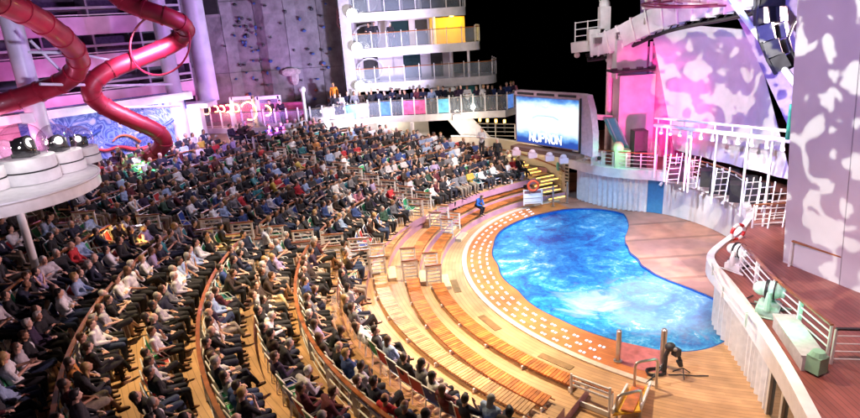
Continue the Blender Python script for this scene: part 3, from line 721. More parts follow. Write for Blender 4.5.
def mbnp(m): 
    v = np.array(m.v, np.float32); f = []
    for q in m.f:
        for i in range(1, len(q)-1): f.append((q[0], q[i], q[i+1]))
    return v, np.array(f, np.int32)
cfv = mbnp(CHF); bk = MB(); bk.bar((0, -.272, .905), (0, -.178, .50), .46, .012); bk.box((0, .035, .437), (.46, .40, .012)); bkv = mbnp(bk)
parts = []
for p, rz, cc, k_ in stuff_c:
    M_ = Matrix.Translation(p)@Matrix.Rotation(rz, 4, 'Z')@Matrix.Scale(k_, 4); parts.append((*cfv, M_, (.75, .75, .76))); parts.append((*bkv, M_, cc))
merge('crowd_chairs', parts, CROWDM, 'white framed chairs under the audience in the farther rows', 'chairs', 'white framed audience chairs')

# ================================================================== railings of the theatre
def ring_rail(nn, t0, t1, label):
    f = lambda th: seatback(nn, th)+.10; z = zf(nn)
    ths = np.linspace(t0, t1, max(4, int((t1-t0)/2)))
    t = thing('wood_topped_railing', pol(f(t0), t0, z), label, 'railing', 'curved wood-topped railings behind rows')
    mb = MB(); P = [pol(f(q), q, z+1.10) for q in ths]
    for i in range(len(P)-1): mb.bar(P[i], P[i+1], .11, .05)
    mb.build('handrail', TEAK, t)
    mb = MB()
    for h in (.26, .58, .90): mb.tube([pol(f(q), q, z+h) for q in ths], .024, 6)
    mb.build('rail_bars', WHITE, t)
    k = max(1, int((t1-t0)*R(1)*f((t0+t1)/2)/1.5))
    for i in range(k+1):
        q = t0+(t1-t0)*i/k; a = pol(f(q), q, z); mb = MB(); mb.bar(a, a+V(0, 0, 1.08), .12, .06); mb.build('post', WHITE, t)
for nn in (1, 3, 5, 7, 9, 11):
    for sec, (s0, s1) in SECT.items():
        r_ = seatback(nn, (s0+s1)/2)
        a = s0+aw(r_, .8) if sec != 'far' else th_crowd_min(r_)+.5; b = s1-aw(r_, .8) if sec != 'near' else 250
        ths = [q for q in np.arange(a, b, 1.) if seatback(nn, q) < r_back(q)-.3]
        if len(ths) > 3: ring_rail(nn, ths[0], ths[-1], f'curved varnished handrail behind the {ordn(nn+1)} chair row, {SECN[sec]}')
gate_n = 0
def aisle_panel(r0, r1, th, z, label, h=.92, capm=None):
    a, b = pol(r0, th, z), pol(r1, th, z)
    t = thing('aisle_railing', a, label, 'railing', 'short white railings along the stair aisles')
    mb = MB()
    for p in (a, b): mb.bar(p, p+V(0, 0, h), .08, .08)
    mb.bar(a+V(0, 0, h-.04), b+V(0, 0, h-.04), .06, .06)
    mb.build('frame', WHITE, t); mb = MB()
    for q in (.22, .40, .58, .76): mb.bar(a+V(0, 0, q*h), b+V(0, 0, q*h), .05, .05)
    mb.build('rail_bars', WHITE, t)
    mb = MB(); mb.bar(a+V(0, 0, h+.03)+(a-b)*.08, b+V(0, 0, h+.03)+(b-a)*.08, .09, .045); mb.build('handrail', capm or TEAK, t); return t
SIDE = {(A1, 1): 'near side of the near aisle', (A1, -1): 'far side of the near aisle', (A2, 1): 'near side of the far aisle', (A2, -1): 'far side of the far aisle'}
for A_, w in ((A1, .72), (A2, .58)):
    for s in (1, -1):
        for nn in (-3, -2, -1, 0, 1, 2, 3, 4, 5, 7, 9):
            th = A_; r0 = edge(nn, th)+.12
            th = A_+s*aw(r0, w)
            if edge(nn, th)+1.2 > r_back(th): continue
            nm = {-3: 'at the lowest bench', -2: 'at the middle bench', -1: 'at the highest bench'}.get(nn, f'beside the {ordn(nn+1)} chair row' if nn >= 0 else '')
            aisle_panel(r0, r0+(.62 if nn < 0 else .85), th, zf(nn), f'wood-capped white railing {nm}, {SIDE[A_, s]}')
# aisle half steps with lit nosings
NOSE = mat('lit_step_nosing', (1, .7, .25), .4, emis=(1, .58, .12), es=2.2)
for A_, w, nm in ((A1, .66, 'near'), (A2, .54, 'far')):
    st = thing('stair_flight', pol(edge(-3, A_), A_, 0), f'flight of lit wooden aisle steps climbing the {nm} stair aisle', 'stairs', 'stair aisles through the seats')
    nz = MB()
    for nn in range(-3, 12):
        mb = MB()
        r1 = edge(nn, A_); 
        if r1 > r_back(A_): break
        zt = (zf(nn)+zf(nn-1))/2; dz = zf(nn)-zf(nn-1); c = pol(r1-.17, A_, zf(nn-1)+dz/4)
        mb.box(c, (.34, 2*w, dz/2), R(A_)); mb.build('step', mat('pale_step', (.60, .48, .34), .5, var=.2), st); nz.box(pol(r1-.345, A_, zt-.03), (.012, 2*w-.1, .025), R(A_)); nz.build('nosing_light', NOSE, st); nz = MB(); nz.box(pol(r1-.008, A_, zf(nn)-.03), (.012, 2*w-.1, .025), R(A_)); nz.build('nosing_light', NOSE, st); nz = MB()
for (x, y, z) in ((140, 240, 3.6), (225, 245, 3.0), (285, 292, 2.6), (108, 232, 3.9), (335, 258, 2.2)):
    p = at(x, y, z+.5); lamp('step_light', p, 16, (1, .55, .12), .06)
# the far stairs along the cream wall
wall_px = [(588, 182), (576, 170), (562, 158), (548, 150), (532, 145), (515, 142.5), (497, 142), (478, 142)]
wp = [V(8.9, 35.6, 0), V(8.7, 35.9, 0), V(8.3, 36.6, 0), V(7.7, 37.4, 0), V(6.9, 38.2, 0), V(5.9, 38.9, 0), V(4.6, 39.5, 0), V(3.4, 39.9, 0), V(1.8, 40.2, 0)]
cw = thing('curved_wall', (8.9, 35.6, 0), 'cream curved wall with wooden rail sweeping up to the screen', 'wall')
mb = MB(); G = []
hts = [2.6, 2.7, 2.85, 2.95, 3.1, 3.25, 3.4, 3.5, 3.6]
G = [[q+V(0, 0, .02) for q in wp], [V(q.x, q.y, h) for q, h in zip(wp, hts)]]
mb.grid(G, .25, (0.3, .9, 0)); mb.build('wall_panel', CREAM, cw)
mb = MB(); mb.tube([V(q.x, q.y+.02, h+.05) for q, h in zip(wp, hts)], .06, 8); mb.build('cap_rail', WHITE, cw)
mb = MB(); mb.tube([V(q.x-.05, q.y-.10, h-.95+i*.07) for i, (q, h) in enumerate(zip(wp[1:], hts[1:]))], .045, 8); mb.build('handrail', TEAK, cw)
mb = MB(); c = at(567, 163, 2.0); c = V(8.35, 36.25, 2.0); mb.ell(c, (.10, .22, .30)); mb.build('round_light', mat('green_disc', (.10, .45, .35), .4), cw)
vt = thing('louvre_vent', (8.75, 35.5, .8), 'white louvred vent panel set in the end of the cream wall', 'vent')
for i in range(7):
    for j in range(2):
        mb = MB(); a = V(8.45+j*.30, 35.95-j*.42, .9+i*.22); mb.box(a, (.22, .05, .10), R(-55)); mb.build('slat', BLACK if j else STEEL, vt)
fs = thing('stair_flight', pol(12, 116, 0), 'wide yellow-lit stair flight between the far crowd and cream wall', 'stairs')
nz = MB()
for nn in range(-3, 9):
    for h in range(2):
        mb = MB()
        z1 = zf(nn-1)+(zf(nn)-zf(nn-1))*(h+1)/2; rr = edge(nn, 118)-.3*(1-h)*.9
        tw = float(np.interp(rr, [11.8, 12.5, 14.6, 16.5, 19, 20.8, 23], [108, 110, 114, 120, 126, 129, 136]))
        ths = np.linspace(tw+.6, tw+7, 6)
        for i in range(5):
            a, b = pol(rr, ths[i], z1), pol(rr, ths[i+1], z1); a2, b2 = pol(rr+.32, ths[i], z1), pol(rr+.32, ths[i+1], z1)
            mb.add([a, b, b2, a2, a-V(0, 0, .16), b-V(0, 0, .16)], [(0, 1, 2, 3), (0, 4, 5, 1)]) if 0 else mb.grid([[a, b], [a2, b2]], .16, (0, 0, -1))
            nz.bar(a-V(0, 0, .03)-pol(.02, ths[i], 0)+C0, b-V(0, 0, .03)-pol(.02, ths[i], 0)+C0, .02, .05)
        mb.build('step', mat('pale_step', (.6, .5, .38)), fs); nz.build('nosing_light', NOSE, fs); nz = MB()
lamp('stair_light', (6.2, 36.8, 3.4), 60, (1, .72, .35), .1)

# life ring on white stand at the end of the far benches
lr = thing('life_ring_stand', at(533, 205, .37), 'orange life ring hung on a white railing frame beside the far stairs', 'life ring')
b0 = lr.location.copy(); mb = MB()
for dx in (-.55, .55): mb.bar(b0+V(dx, 0, 0), b0+V(dx, 0, 1.0), .07, .07)
for h in (.12, .5, .95): mb.bar(b0+V(-.55, 0, h), b0+V(.55, 0, h), .06, .06)
mb.box(b0+V(0, .03, .45), (1.0, .03, .55)); mb.build('frame', WHITE, lr)
mb = MB(); c = b0+V(0, -.12, 1.25); mb.tube([c+V(.30*math.cos(q), 0, .30*math.sin(q)) for q in np.linspace(0, 2*math.pi, 25)[:-1]], .075, 8, closed=True); mb.build('ring', mat('orange_ring', (.75, .10, .03), .4), lr, True)
# rail between far benches and stairs
for i, (x, y, z) in enumerate(((512, 190, 1.0), (490, 196, 1.0))):
    a = at(x, y, z); aisle_panel((a-C0).xy.length, (a-C0).xy.length+1.4, math.degrees(math.atan2(a.y-C0.y, a.x-C0.x)), z, 'low white railing at the end of the far benches, '+('nearest the stairs' if i == 0 else 'beside the front row'), .7)
# steel poolside bollards
def bollard(x, y, z, lab, h=1.1, r=.06, m=STEEL):
    p = at(x, y, z); t = thing('poolside_post', p, lab, 'post'); mb = MB(); mb.cyl(p, p+V(0, 0, h), r, n=12); mb.build('shaft', m, t)
    mb = MB(); mb.cyl(p, p+V(0, 0, .03), r*1.8, n=14); mb.build('base_plate', STEEL, t); mb = MB(); mb.cyl(p+V(0, 0, h), p+V(0, 0, h+.04), r*1.05, r*.6, 12); mb.build('cap', STEEL, t); return t
bollard(553, 206, .1, 'thin steel post at the foot of the far stairs, left one of two', 1.3)
bollard(567, 203, .1, 'thin steel post at the foot of the far stairs, right one of two', 1.3)
bollard(618, 361, .1, 'square steel post at the near pool edge beside the pink light patch', 1.15, .085)
bollard(662, 366, .1, 'square steel post behind the black apparatus at the near pool edge', 1.35, .095)

# ------------------------------------------------------------------ railing at the near bench end
a = pol(r_t3(AEND)+.1, AEND+1.0); b_ = pol(r_t3(AEND)+2.2, AEND+1)
er = thing('end_railing', at(571, 402, .1), 'white slatted railing closing the near end of the orange benches', 'railing'); p = at(571, 402, .1); q = at(609, 417, .1)
mb = MB()
for c in (p, q): mb.bar(c, c+V(0, 0, 1.0), .06, .06)
for h in (.08, .62, .78, .94): mb.bar(p+V(0, 0, h), q+V(0, 0, h), .05, .05 if h > .1 else .16)
mb.build('frame', WHITE, er)
hr = thing('handrail', at(582, 398, .1), 'low wooden handrail strip behind the white end railing', 'handrail'); p = at(582, 396, .1); q = at(612, 409, .1)
mb = MB(); mb.bar(p+V(0, 0, .55), q+V(0, 0, .55), .12, .05); mb.build('rail', TEAK, hr); mb = MB(); mb.bar(p+V(.1, 0, 0), p+V(.1, 0, .54), .05, .05); mb.bar(q, q+V(0, 0, .54), .05, .05); mb.build('leg', WHITE, hr)
# wheelchair pool lift / ladder with yellow deck
yl = thing('boarding_ramp', at(630, 415, .1), 'yellow-lit ramp between bent steel handrails at the near pool edge', 'ramp')
def archrail(pxs, z0, h):
    a, b = [at(x, y, z0) for x, y in pxs]
    mb = MB(); d = (b-a).normalized()*.12
    mb.tube([a, a+V(0, 0, h-.12), a+V(0, 0, h-.03)+d*.3, a+V(0, 0, h)+d, b+V(0, 0, h)-d, b+V(0, 0, h-.03)-d*.3, b+V(0, 0, h-.12), b], .045, 8); mb.build('steel_handrail', STEEL, yl, True)
archrail([(634, 392), (656, 388)], .1, 1.05)
archrail([(616, 424), (640, 418)], .1, .95)
p0, p1 = at(627, 391, .1), at(650, 389, .1); q0, q1 = at(612, 428, .1), at(640, 424, .1)
mb = MB(); G = [[p0+V(0, 0, .12), p1+V(0, 0, .12)], [q0+V(0, 0, .45), q1+V(0, 0, .45)]]; mb.grid(G, .06, (0, 0, -1)); mb.build('ramp_deck', mat('yellow_deck', (.75, .42, .03), .4, var=.25), yl)
mb = MB(); c0_, c1_ = p0.lerp(p1, .5), q0.lerp(q1, .5); mb.bar(c0_+V(0, 0, .16), c1_+V(0, 0, .50), .34, .04); mb.build('wooden_tread', SLATM, yl)
for k_ in (p1, p0):
    o_ = q1 if k_ is p1 else q0; mb = MB(); mb.bar(k_+V(0, 0, .2), o_+V(0, 0, .55), .06, .14); mb.build('side_rail', WHITE, yl)
# black apparatus: a follow camera on a clamp with coiled cable
ba = thing('camera_rig', at(664, 374, .1), 'black jointed camera rig with coiled cables clamped to a steel post', 'camera rig'); p = ba.location.copy()
mb = MB(); mb.tube([p, p+V(.02, 0, .7), p+V(.10, -.05, 1.0)], .07, 8); mb.tube([p+V(.10, -.05, 1.0), p+V(.32, -.1, .92), p+V(.45, -.12, .5)], .055, 8); mb.ell(p+V(.12, -.05, 1.02), (.17, .15, .15)); mb.box(p+V(.30, -.1, .85), (.22, .2, .22), .4); mb.cyl(p+V(.40, -.12, .55), p+V(.46, -.16, .35), .10, .07); mb.build('jointed_arm', BLACK, ba, True)
mb = MB(); mb.ell(p+V(.22, -.17, 1.0), (.07, .07, .07)); mb.build('lens', STEEL, ba, True)
mb = MB()
for j in range(3): mb.tube([p+V(-.25+.26*math.cos(q)*(1+.1*j), .05+.2*math.sin(q), .03+.035*j+.02*math.sin(3*q)) for q in np.linspace(0, 2*math.pi, 22)[:-1]], .028, 6, closed=True)
mb.tube([p+V(-.05, 0, .4), p+V(-.2, -.1, .2), p+V(-.5, -.25, .04), p+V(-.75, -.45, .02)], .028, 6); mb.tube([p+V(.1, -.1, .03), p+V(.5, -.15, .03), p+V(.9, -.25, .03), p+V(1.3, -.3, .03)], .02, 6)
mb.build('coiled_cable', BLACK, ba, True)
mb = MB()
for q in (.3, 2.4, 4.5): mb.bar(p+V(.55, -.1, .25), p+V(.55+.3*math.cos(q), -.1+.3*math.sin(q), 0), .03, .03)
mb.build('leg', BLACK, ba)
pk = MB(); G = [[at(x, y, .094) for x, y in r_] for r_ in (((622, 342), (640, 346), (668, 352)), ((615, 362), (640, 370), (665, 374)))]; pk.grid(G); tag(pk.build('pink_light_patch', mat('pink_light_tint', (.48, .15, .14), .4, var=.3, vscale=4)), 'patch of pink light painted on the floor between the two steel posts', 'light patch')  # pink light on the floor, painted as a thin flat sheet

# ================================================================== stage building, right side
EX = [(8.9, 35.3), (9.5, 34.1), (10.2, 33.0), (11.4, 32.0), (12.9, 31.3), (13.8, 30.0), (14.5, 28.2), (14.6, 25.8), (13.8, 23.6), (12.3, 21.7), (10.9, 20.5), (10.05, 19.6), (9.75, 18.7), (9.65, 17.6), (9.4, 16.1), (9.05, 14.3), (8.6, 12.4), (8.1, 10.7), (7.3, 8.0), (6.2, 5.0)]
def smooth(P, it=1):
    P = [Vector(p) for p in P]
    for _ in range(it):
        Q = [P[0]]
        for a, b in zip(P[:-1], P[1:]): Q += [a.lerp(b, .25), a.lerp(b, .75)]
        P = Q+[P[-1]]
    return P
EXs = [Vector((p.x, p.y)) for p in smooth([(x, y, 0) for x, y in EX], 2)]
outer = [(40, 5), (40, 44), (8.9, 44)]
mb = MB(); poly = [tuple(p) for p in EXs]+outer; mb.prism(poly[::-1], 2.32, 2.60); 
dk = mb.build('upper_deck', REDDECK); tag(dk, kind='structure')
def offs(P, d):
    out = []
    for i, p in enumerate(P):
        t = (P[min(i+1, len(P)-1)]-P[max(i-1, 0)]).normalized(); out.append(p+Vector((-t.y, t.x))*d)
    return out
fa = thing('deck_fascia', (*EXs[0], 2.2), 'continuous white fascia band round the edge of the upper stage deck', 'fascia')
mb = MB(); I, O = EXs, offs(EXs, -.10)     # outward = towards the pool
prof = [(O, 2.12), (O, 2.66), (offs(EXs, .16), 2.70), (offs(EXs, .16), 2.60)]
G = [[V(p.x, p.y, z) for p in L_] for L_, z in prof]; mb.grid(G); mb.grid([[V(p.x, p.y, 2.12) for p in O], [V(p.x, p.y, 2.12) for p in offs(EXs, .5)]])
mb.build('band', WHITE, fa, True)
Wl = offs(EXs, .35)
def wall_part(cls, i0, i1, z0, z1, m, pleat=0., parent=None, lab=None, cat=None, nm=None, depth=.1, off=0., group=None):
    pts = Wl[i0:i1+1]; L = [0]
    for a, b in zip(pts[:-1], pts[1:]): L.append(L[-1]+(b-a).length)
    n = max(2, int(L[-1]/.05)) if pleat else max(2, len(pts)*2); P = []
    for i in range(n+1):
        s = L[-1]*i/n; j = min(len(L)-2, max(0, int(np.searchsorted(L, s))-1)); u = (s-L[j])/max(1e-6, L[j+1]-L[j]); p = pts[j].lerp(pts[j+1], u)
        t = (pts[j+1]-pts[j]).normalized(); w = off+(pleat*math.sin(s*2*math.pi/.32+1.3*math.sin(s*1.7)) if pleat else 0); P.append(p+Vector((-t.y, t.x))*w)
    mb = MB(); G = []
    for z, k in ((z0, 1.), ((z0+z1)/2, .8), (z1, .55)):
        G.append([V(p.x, p.y, z) for p in P])
    t0 = (pts[-1]-pts[0]).normalized(); mb.grid(G, .02, (-t0.y, t0.x, 0)); o = mb.build(nm or cls, m, parent, bool(pleat))
    if lab: tag(o, lab, cat, group)
    return o
def idx(x, y): return min(range(len(EXs)), key=lambda i: (EXs[i]-Vector((x, y))).length)
i_a, i_b, i_c, i_d, i_e, i_f = idx(9.1, 35), idx(12.2, 31.6), idx(13.1, 31.0), idx(10.2, 19.9), idx(8.95, 13.9), idx(6.6, 6)
wall_part('curtain', i_a, i_b, .08, 2.3, CURT, .07, lab='white pleated curtain under the far deck behind the pool', cat='curtain', nm='stage_curtain')
wall_part('door_panel', i_b, i_c, .08, 2.3, mat('blue_door', (.04, .20, .42), .35, var=.1), 0, lab='narrow blue door panel beside the far white curtain', cat='door', nm='stage_door')
sw = wall_part('wall', i_c, i_d, .08, 2.3, mat('grey_white_panel', (.56, .56, .60), .45, var=.14, vscale=1.2), 0, lab='pale grey wall curving round the back of the stage floor', cat='wall', nm='stage_wall')
wall_part('curtain', i_d, i_e, .08, 2.3, CURT, .10, lab='long white pleated curtain under the near rounded deck corner', cat='curtain', nm='stage_curtain')
gd = thing('glass_doors', (*Wl[i_e], .1), 'dark glazed doors in pale frames under the nearest stretch of deck', 'door')
wall_part('pane', i_e, i_f, .1, 2.3, mat('dark_glass', (.015, .03, .04), .06, coat=1.), 0, gd, nm='pane')
for i in range(i_e, i_f, 2):
    p = Wl[i]; mb = MB(); mb.bar(V(p.x-.05, p.y, .08), V(p.x-.05, p.y, 2.3), .09, .09); mb.build('frame', CREAM, gd)
# downlights under the fascia
for i, k in enumerate(range(i_c, i_d, 3)):
    p = offs(EXs, .02)[k]; t = thing('spot_lamp', V(p.x, p.y, 2.02), f'small white lamp hung under the deck edge over the stage, {ordn(i+1)} from the blue door', 'lamp', 'small lamps under the deck edge')
    mb = MB(); mb.cyl(V(p.x, p.y, 2.12), V(p.x, p.y, 1.98), .03); mb.build('bracket', WHITE, t); mb = MB(); mb.cyl(V(p.x, p.y, 2.02), V(p.x-.12, p.y, 1.86), .07, .09); mb.build('lamp_head', WHITE2, t)

# deck railings (wood cap on slim white posts and bars)
def px_rail(name, pts, label, h=1.0, bars=4, cap=TEAK, post=WHITE, spacing=1.3, lean=0., barm=None, bar_r=.016, pw=.06):
    pts = [Vector(p) for p in pts]; t = thing(name, pts[0], label, 'railing', None)
    up = V(0, 0, h)
    mb = MB()
    for a, b in zip(pts[:-1], pts[1:]): mb.bar(a+up, b+up, .09, .045)
    mb.build('handrail', cap, t); mb = MB()
    for i in range(bars):
        q = V(0, 0, h*(i+.7)/(bars+.6)); mb.tube([p+q for p in pts], bar_r, 6)
    mb.build('rail_bars', barm or post, t)
    for a, b in zip(pts[:-1], pts[1:]):
        k = max(1, int(round((b-a).length/spacing)))
        for i in range(k): c = a.lerp(b, i/k); mb = MB(); mb.bar(c, c+V(0, 0, h-.02), pw, .05); mb.build('post', post, t)
    mb = MB(); mb.bar(pts[-1], pts[-1]+V(0, 0, h-.02), .06, .04); mb.build('post', post, t); return t
def edge_run(i0, i1, d=.12): 
    P = offs(EXs, d); return [V(P[i].x, P[i].y, 2.6) for i in range(i0, i1+1, 2)]
px_rail('deck_railing', edge_run(idx(9.2, 34.8), idx(12.9, 31.2)), 'white railing with varnished cap above the far white curtain', 1.0, 4)
px_rail('deck_railing', edge_run(idx(13, 31.1), idx(14.3, 24.8)), 'white barred railing with red deck behind, above the pale stage wall', 1.0, 5)
px_rail('deck_railing', [at(752, 228, 2.6), at(787, 226, 2.6)], 'short white railing with wooden cap beside the big patterned wall', 1.0, 4)
px_rail('deck_railing', [at(740, 272, 2.6), at(772, 310, 2.6), at(826, 360, 2.6)], 'long white railing with dark varnished cap running down the near deck', 1.0, 4, spacing=1.2, bar_r=.022, pw=.12)
px_rail('deck_railing', [at(826, 362, 2.6)+V(.05, -.1, 0), at(900, 366, 2.6)], 'dark capped railing with white bars crossing the lower right corner', 1.0, 4, cap=BLACK)
px_rail('deck_railing', [at(712, 275, 2.6), at(722, 297, 2.6), at(745, 327, 2.6), at(800, 398, 2.6)][:3], 'low white rail on the rim of the rounded deck corner', .45, 1, cap=WHITE)
px_rail('deck_railing', [at(785, 263, 2.6)+V(-.05, -.3, 0), at(860, 291, 2.6)+V(0, -.3, 0), at(960, 330, 2.6)], 'wooden handrail fixed along the foot of the patterned wall', .95, 0, spacing=2.5)
# angled white ladder-like props on the far deck
for i, (x, y) in enumerate(((672, 196), (690, 200), (718, 214), (748, 226), (762, 232), (775, 240))):
    p = at(x, y-12, 2.6); t = thing('slanted_rack', p, f'slanted white ladder rack on the red deck behind the railing, {ordn(i+1)} from the left', 'rack', 'slanted white racks on the stage deck')
    mb = MB()
    for s in (-.3, .3): mb.bar(p+V(s, 0, 0), p+V(s+.35, .45, 1.5), .05, .05)
    mb.build('side_rail', WHITE, t); mb = MB()
    for k in range(5): f_ = .15+.18*k; mb.bar(p+V(-.3+.35*f_, .45*f_, 1.5*f_), p+V(.3+.35*f_, .45*f_, 1.5*f_), .03, .03)
    mb.build('rungs', WHITE, t); mb = MB(); mb.bar(p+V(.35, .45, 1.5), p+V(.5, .95, 0), .04, .04); mb.build('leg', WHITE, t)
# black flight cases under the sail
for i, (x, y, w) in enumerate(((735, 195, 1.7), (750, 203, 2.0), (768, 212, 1.6), (692, 188, 1.0))):
    p = at(x, y, 2.6)+V(0, 1.6, 0); mb = MB(); mb.box(p+V(0, 0, .40), (w, .8, .80), -.5); t = thing('flight_case', p, f'black flight case standing on the red deck below the sail, {ordn(i+1)} listed', 'case', 'black cases on the stage deck'); tag(t, ['black flight case below the sail, left of the wide one', 'widest black flight case standing on the red deck below the sail', 'black flight case on the red deck nearest the patterned wall', 'small black flight case beside the pink column on the far deck'][i])
    mb.build('case_body', BLACK, t); mb = MB(); mb.box(p+V(0, 0, .82), (w+.04, .84, .04), -.5); mb.build('lid', DARK, t)

# long white pipe truss over the deck with lamps, on posts
pa, pb = atd(655, 125, 30.5), atd(801, 142, 20.8)
pt = thing('pipe_truss', pa, 'long white pipe truss above the far deck railing, carried on posts', 'truss')
mb = MB(); mb.cyl(pa, pb, .10); mb.cyl(pa+V(0, 0, .38), pb+V(0, 0, .36), .06); mb.build('pipe', WHITE, pt, True)
mb = MB(); n_ = 16
for i in range(0): mb.bar(pa.lerp(pb, i/n_)+V(0, 0, .0), pa.lerp(pb, (i+.5)/n_)+V(0, 0, .42), .05, .05); mb.bar(pa.lerp(pb, (i+.5)/n_)+V(0, 0, .42), pa.lerp(pb, (i+1)/n_), .05, .05)
for f_ in np.linspace(.03, .97, 9): mb.bar(pa.lerp(pb, f_), pa.lerp(pb, f_)+V(0, 0, .42), .04, .04)
mb.build('lattice', WHITE, pt)
for f_ in (.02, .12, .30, .33, .52, .72, .86):
    c = pa.lerp(pb, f_); mb = MB(); mb.cyl(V(c.x, c.y, 2.6), c, .05); mb.build('post', WHITE, pt, True)
lampm = mat('stage_lamp_lens', (.8, .85, 1), .3, emis=(.8, .75, 1), es=1.2)
for i in range(11):
    c = pa.lerp(pb, .06+.085*i)+V(0, -.05, -.15); t = thing('stage_lamp', c, f'lilac-lit stage lamp hung below the white pipe truss, {ordn(i+1)} from the left', 'stage lamp', 'stage lamps under the pipe truss')
    mb = MB(); mb.bar(c+V(0, 0, .12), c+V(0, 0, -.10), .03, .16); mb.build('yoke', WHITE, t); d_ = V(-.1, -.2, -.18+.05*rnd.random()); mb = MB(); mb.cyl(c-d_*.3+V(0, 0, -.10), c+d_*.6+V(0, 0, -.10), .07, .09); lh = mb.build('lamp_head', WHITE2, t, True)
    mb = MB(); mb.cyl(c+d_*.6+V(0, 0, -.10), c+d_*.66+V(0, 0, -.10), .08, .08); mb.build('lens', lampm, lh)

# big patterned wall on the right
q0, q1 = at(783, 262, 2.6), at(860, 293, 2.6); dd = (q1-q0).normalized(); q2 = q0+dd*11
bw = thing('deckhouse_wall', q0, 'tall white deckhouse wall with camouflage-like light patches at the right', 'wall')
nrm = V(dd.y, -dd.x, 0)
if nrm.dot(V(0, 0, 0)-q0) > 0: nrm = -nrm
mb = MB(); LEAN = V(-1.15, -.2, 14); G = [[q0, q2], [q0+LEAN, q2+LEAN]]; mb.grid(G, 1.6, nrm); mb.build('wall_panel', mat('wall_white', (.62, .60, .62), .5, var=.08, vscale=.8, bump=.08, bscale=1.), bw)
for i in range(1, 5):
    c = q0+dd*(i*2.05)-nrm*.006; mb = MB(); mb.bar(c, c+LEAN, .02, .02); mb.build('panel_seam', mat('seam', (.35, .33, .36), .5), bw)
mb = MB(); c = q0+dd*4.6-nrm*.25; mb.box(c+V(0, 0, .16), (.9, .4, .32), math.atan2(dd.y, dd.x)); mb.ell(c+V(0, 0, .36), (.4, .2, .1)); tag(mb.build('deck_light', WHITE2), 'low white deck light standing against the foot of the patterned wall', 'deck light')
tl = MB(); tl.box(atd(790, 122, 19.4), (.12, .12, 1.2)); tl.build('teal_strip', TEAL, bw)

# sail backdrops
def surf(name, c, Y, m, label, cat, sag=.0, nu=14, nv=14, parent=None, ripple=0., thick=.03):
    """four corners (photo x, y) with distances: top-left, top-right, bottom-right, bottom-left"""
    A, B, C_, D = [atd(x, y, d) for (x, y), d in zip(c, Y)]; G = []
    nr = (B-A).cross(D-A).normalized()
    for i in range(nv+1):
        v = i/nv; row = []
        for j in range(nu+1):
            u = j/nu; p = (A*(1-u)+B*u)*(1-v)+(D*(1-u)+C_*u)*v
            p = p+nr*(sag*math.sin(math.pi*u)*math.sin(math.pi*v)+ripple*math.sin(u*26+math.sin(v*3))*(.4+.6*v)); row.append(p)
        G.append(row)
    mb = MB(); mb.grid(G, thick, nr); o = mb.build(name, m, parent, True)
    if label: tag(o, label, cat)
    return o
surf('sail_backdrop', [(650, 22), (752, 30), (791, 180), (674, 150)], [34.2, 28.8, 24.2, 33], CANVAS, 'great white sail backdrop patterned with lilac and blue light behind the deck', 'sail', 1.2, 26, 20, ripple=.05)
surf('sail_backdrop', [(722, -16), (808, -16), (806, 178), (812, 178)], [29.6, 26, 22.5, 22.4], mat('purple_light_canvas', (.40, .30, .52), .7, var=.15), 'strip of sail with purple light painted in, right of the dark wedge gap', 'sail', 0, 10, 14)  # purple light put into the canvas colour of this strip
surf('pink_drape', [(634, 50), (668, 42), (676, 166), (640, 160)], [36, 35.4, 34.2, 35.2], mat('pink_drape_cloth', (.72, .28, .46), .8, var=.15), 'plain pink-lit cloth panel left of the great sail', 'drape', 0, 20, 6, ripple=.05)
surf('pink_drape', [(662, 46), (690, 40), (700, 168), (672, 168)], [35, 34.2, 33.0, 33.8], mat('magenta_drape', (.72, .22, .45), .8, var=.2), 'folded magenta-lit drape hanging along the edge of the great sail', 'drape', 0, 30, 6, ripple=.14)
surf('purple_drape', [(640, -8), (700, -10), (700, 12), (640, 18)], [39, 36, 36, 39], mat('purple_drape_cloth', (.35, .25, .6), .8, var=.3), 'purple-lit cloth behind the curved overhead beam', 'drape', 0, 16, 4, ripple=.1)
# curved overhead beam with truss below
def curve_px(L): return [atd(x, y, Y) for x, y, Y in L]
bc = curve_px([(590, 45, 36.5), (612, 42, 36), (640, 27, 34.5), (670, 13, 32.5), (700, 5, 30.5), (735, -3, 28), (775, -14, 25.5)])
bc = smooth(bc, 2)
ob = thing('curved_beam', bc[0], 'wide white curved beam sweeping over the stage from the gantry', 'beam')
mb = MB()
for a, b in zip(bc[:-1], bc[1:]): mb.bar(a, b+(b-a)*.04, .5, 1.25)
mb.build('beam_box', WHITE2, ob)
for i in range(1, len(bc)-1, 2):
    mb = MB(); d_ = (bc[i+1]-bc[i]).normalized()*.05; mb.bar(bc[i]-d_, bc[i]+d_, .62, 1.4); mb.build('rib', WHITE, ob)
for i in range(2, len(bc)-1, 4):
    mb = MB(); mb.box(bc[i]+V(.1, -.35, .25), (.45, .25, .35)); mb.build('junction_box', STEEL, ob)
mb = MB(); mb.tube([p+V(0, .5, -.95) for p in bc], .10, 8); mb.tube([p+V(0, .9, -.65) for p in bc], .10, 8)
for i in range(0, len(bc)-1): mb.bar(bc[i]+V(0, .5, -.95), bc[i+1]+V(0, .9, -.65), .05, .05); mb.bar(bc[i]+V(0, .0, -.6), bc[i]+V(0, .5, -.95), .05, .05)
mb.build('black_truss', BLACK, ob)
rg = thing('ring_truss', atd(700, 10, 31), 'pink-lit tubular ring truss hanging under the curved beam', 'truss')
mb = MB(); c = atd(702, 2, 30.5)
for rr in (2.1, 2.9): mb.tube([c+V(rr*math.cos(q), .8*rr*math.sin(q), .25*math.sin(q)*rr*.3) for q in np.linspace(0, 2*math.pi, 33)[:-1]], .055, 6, closed=True)
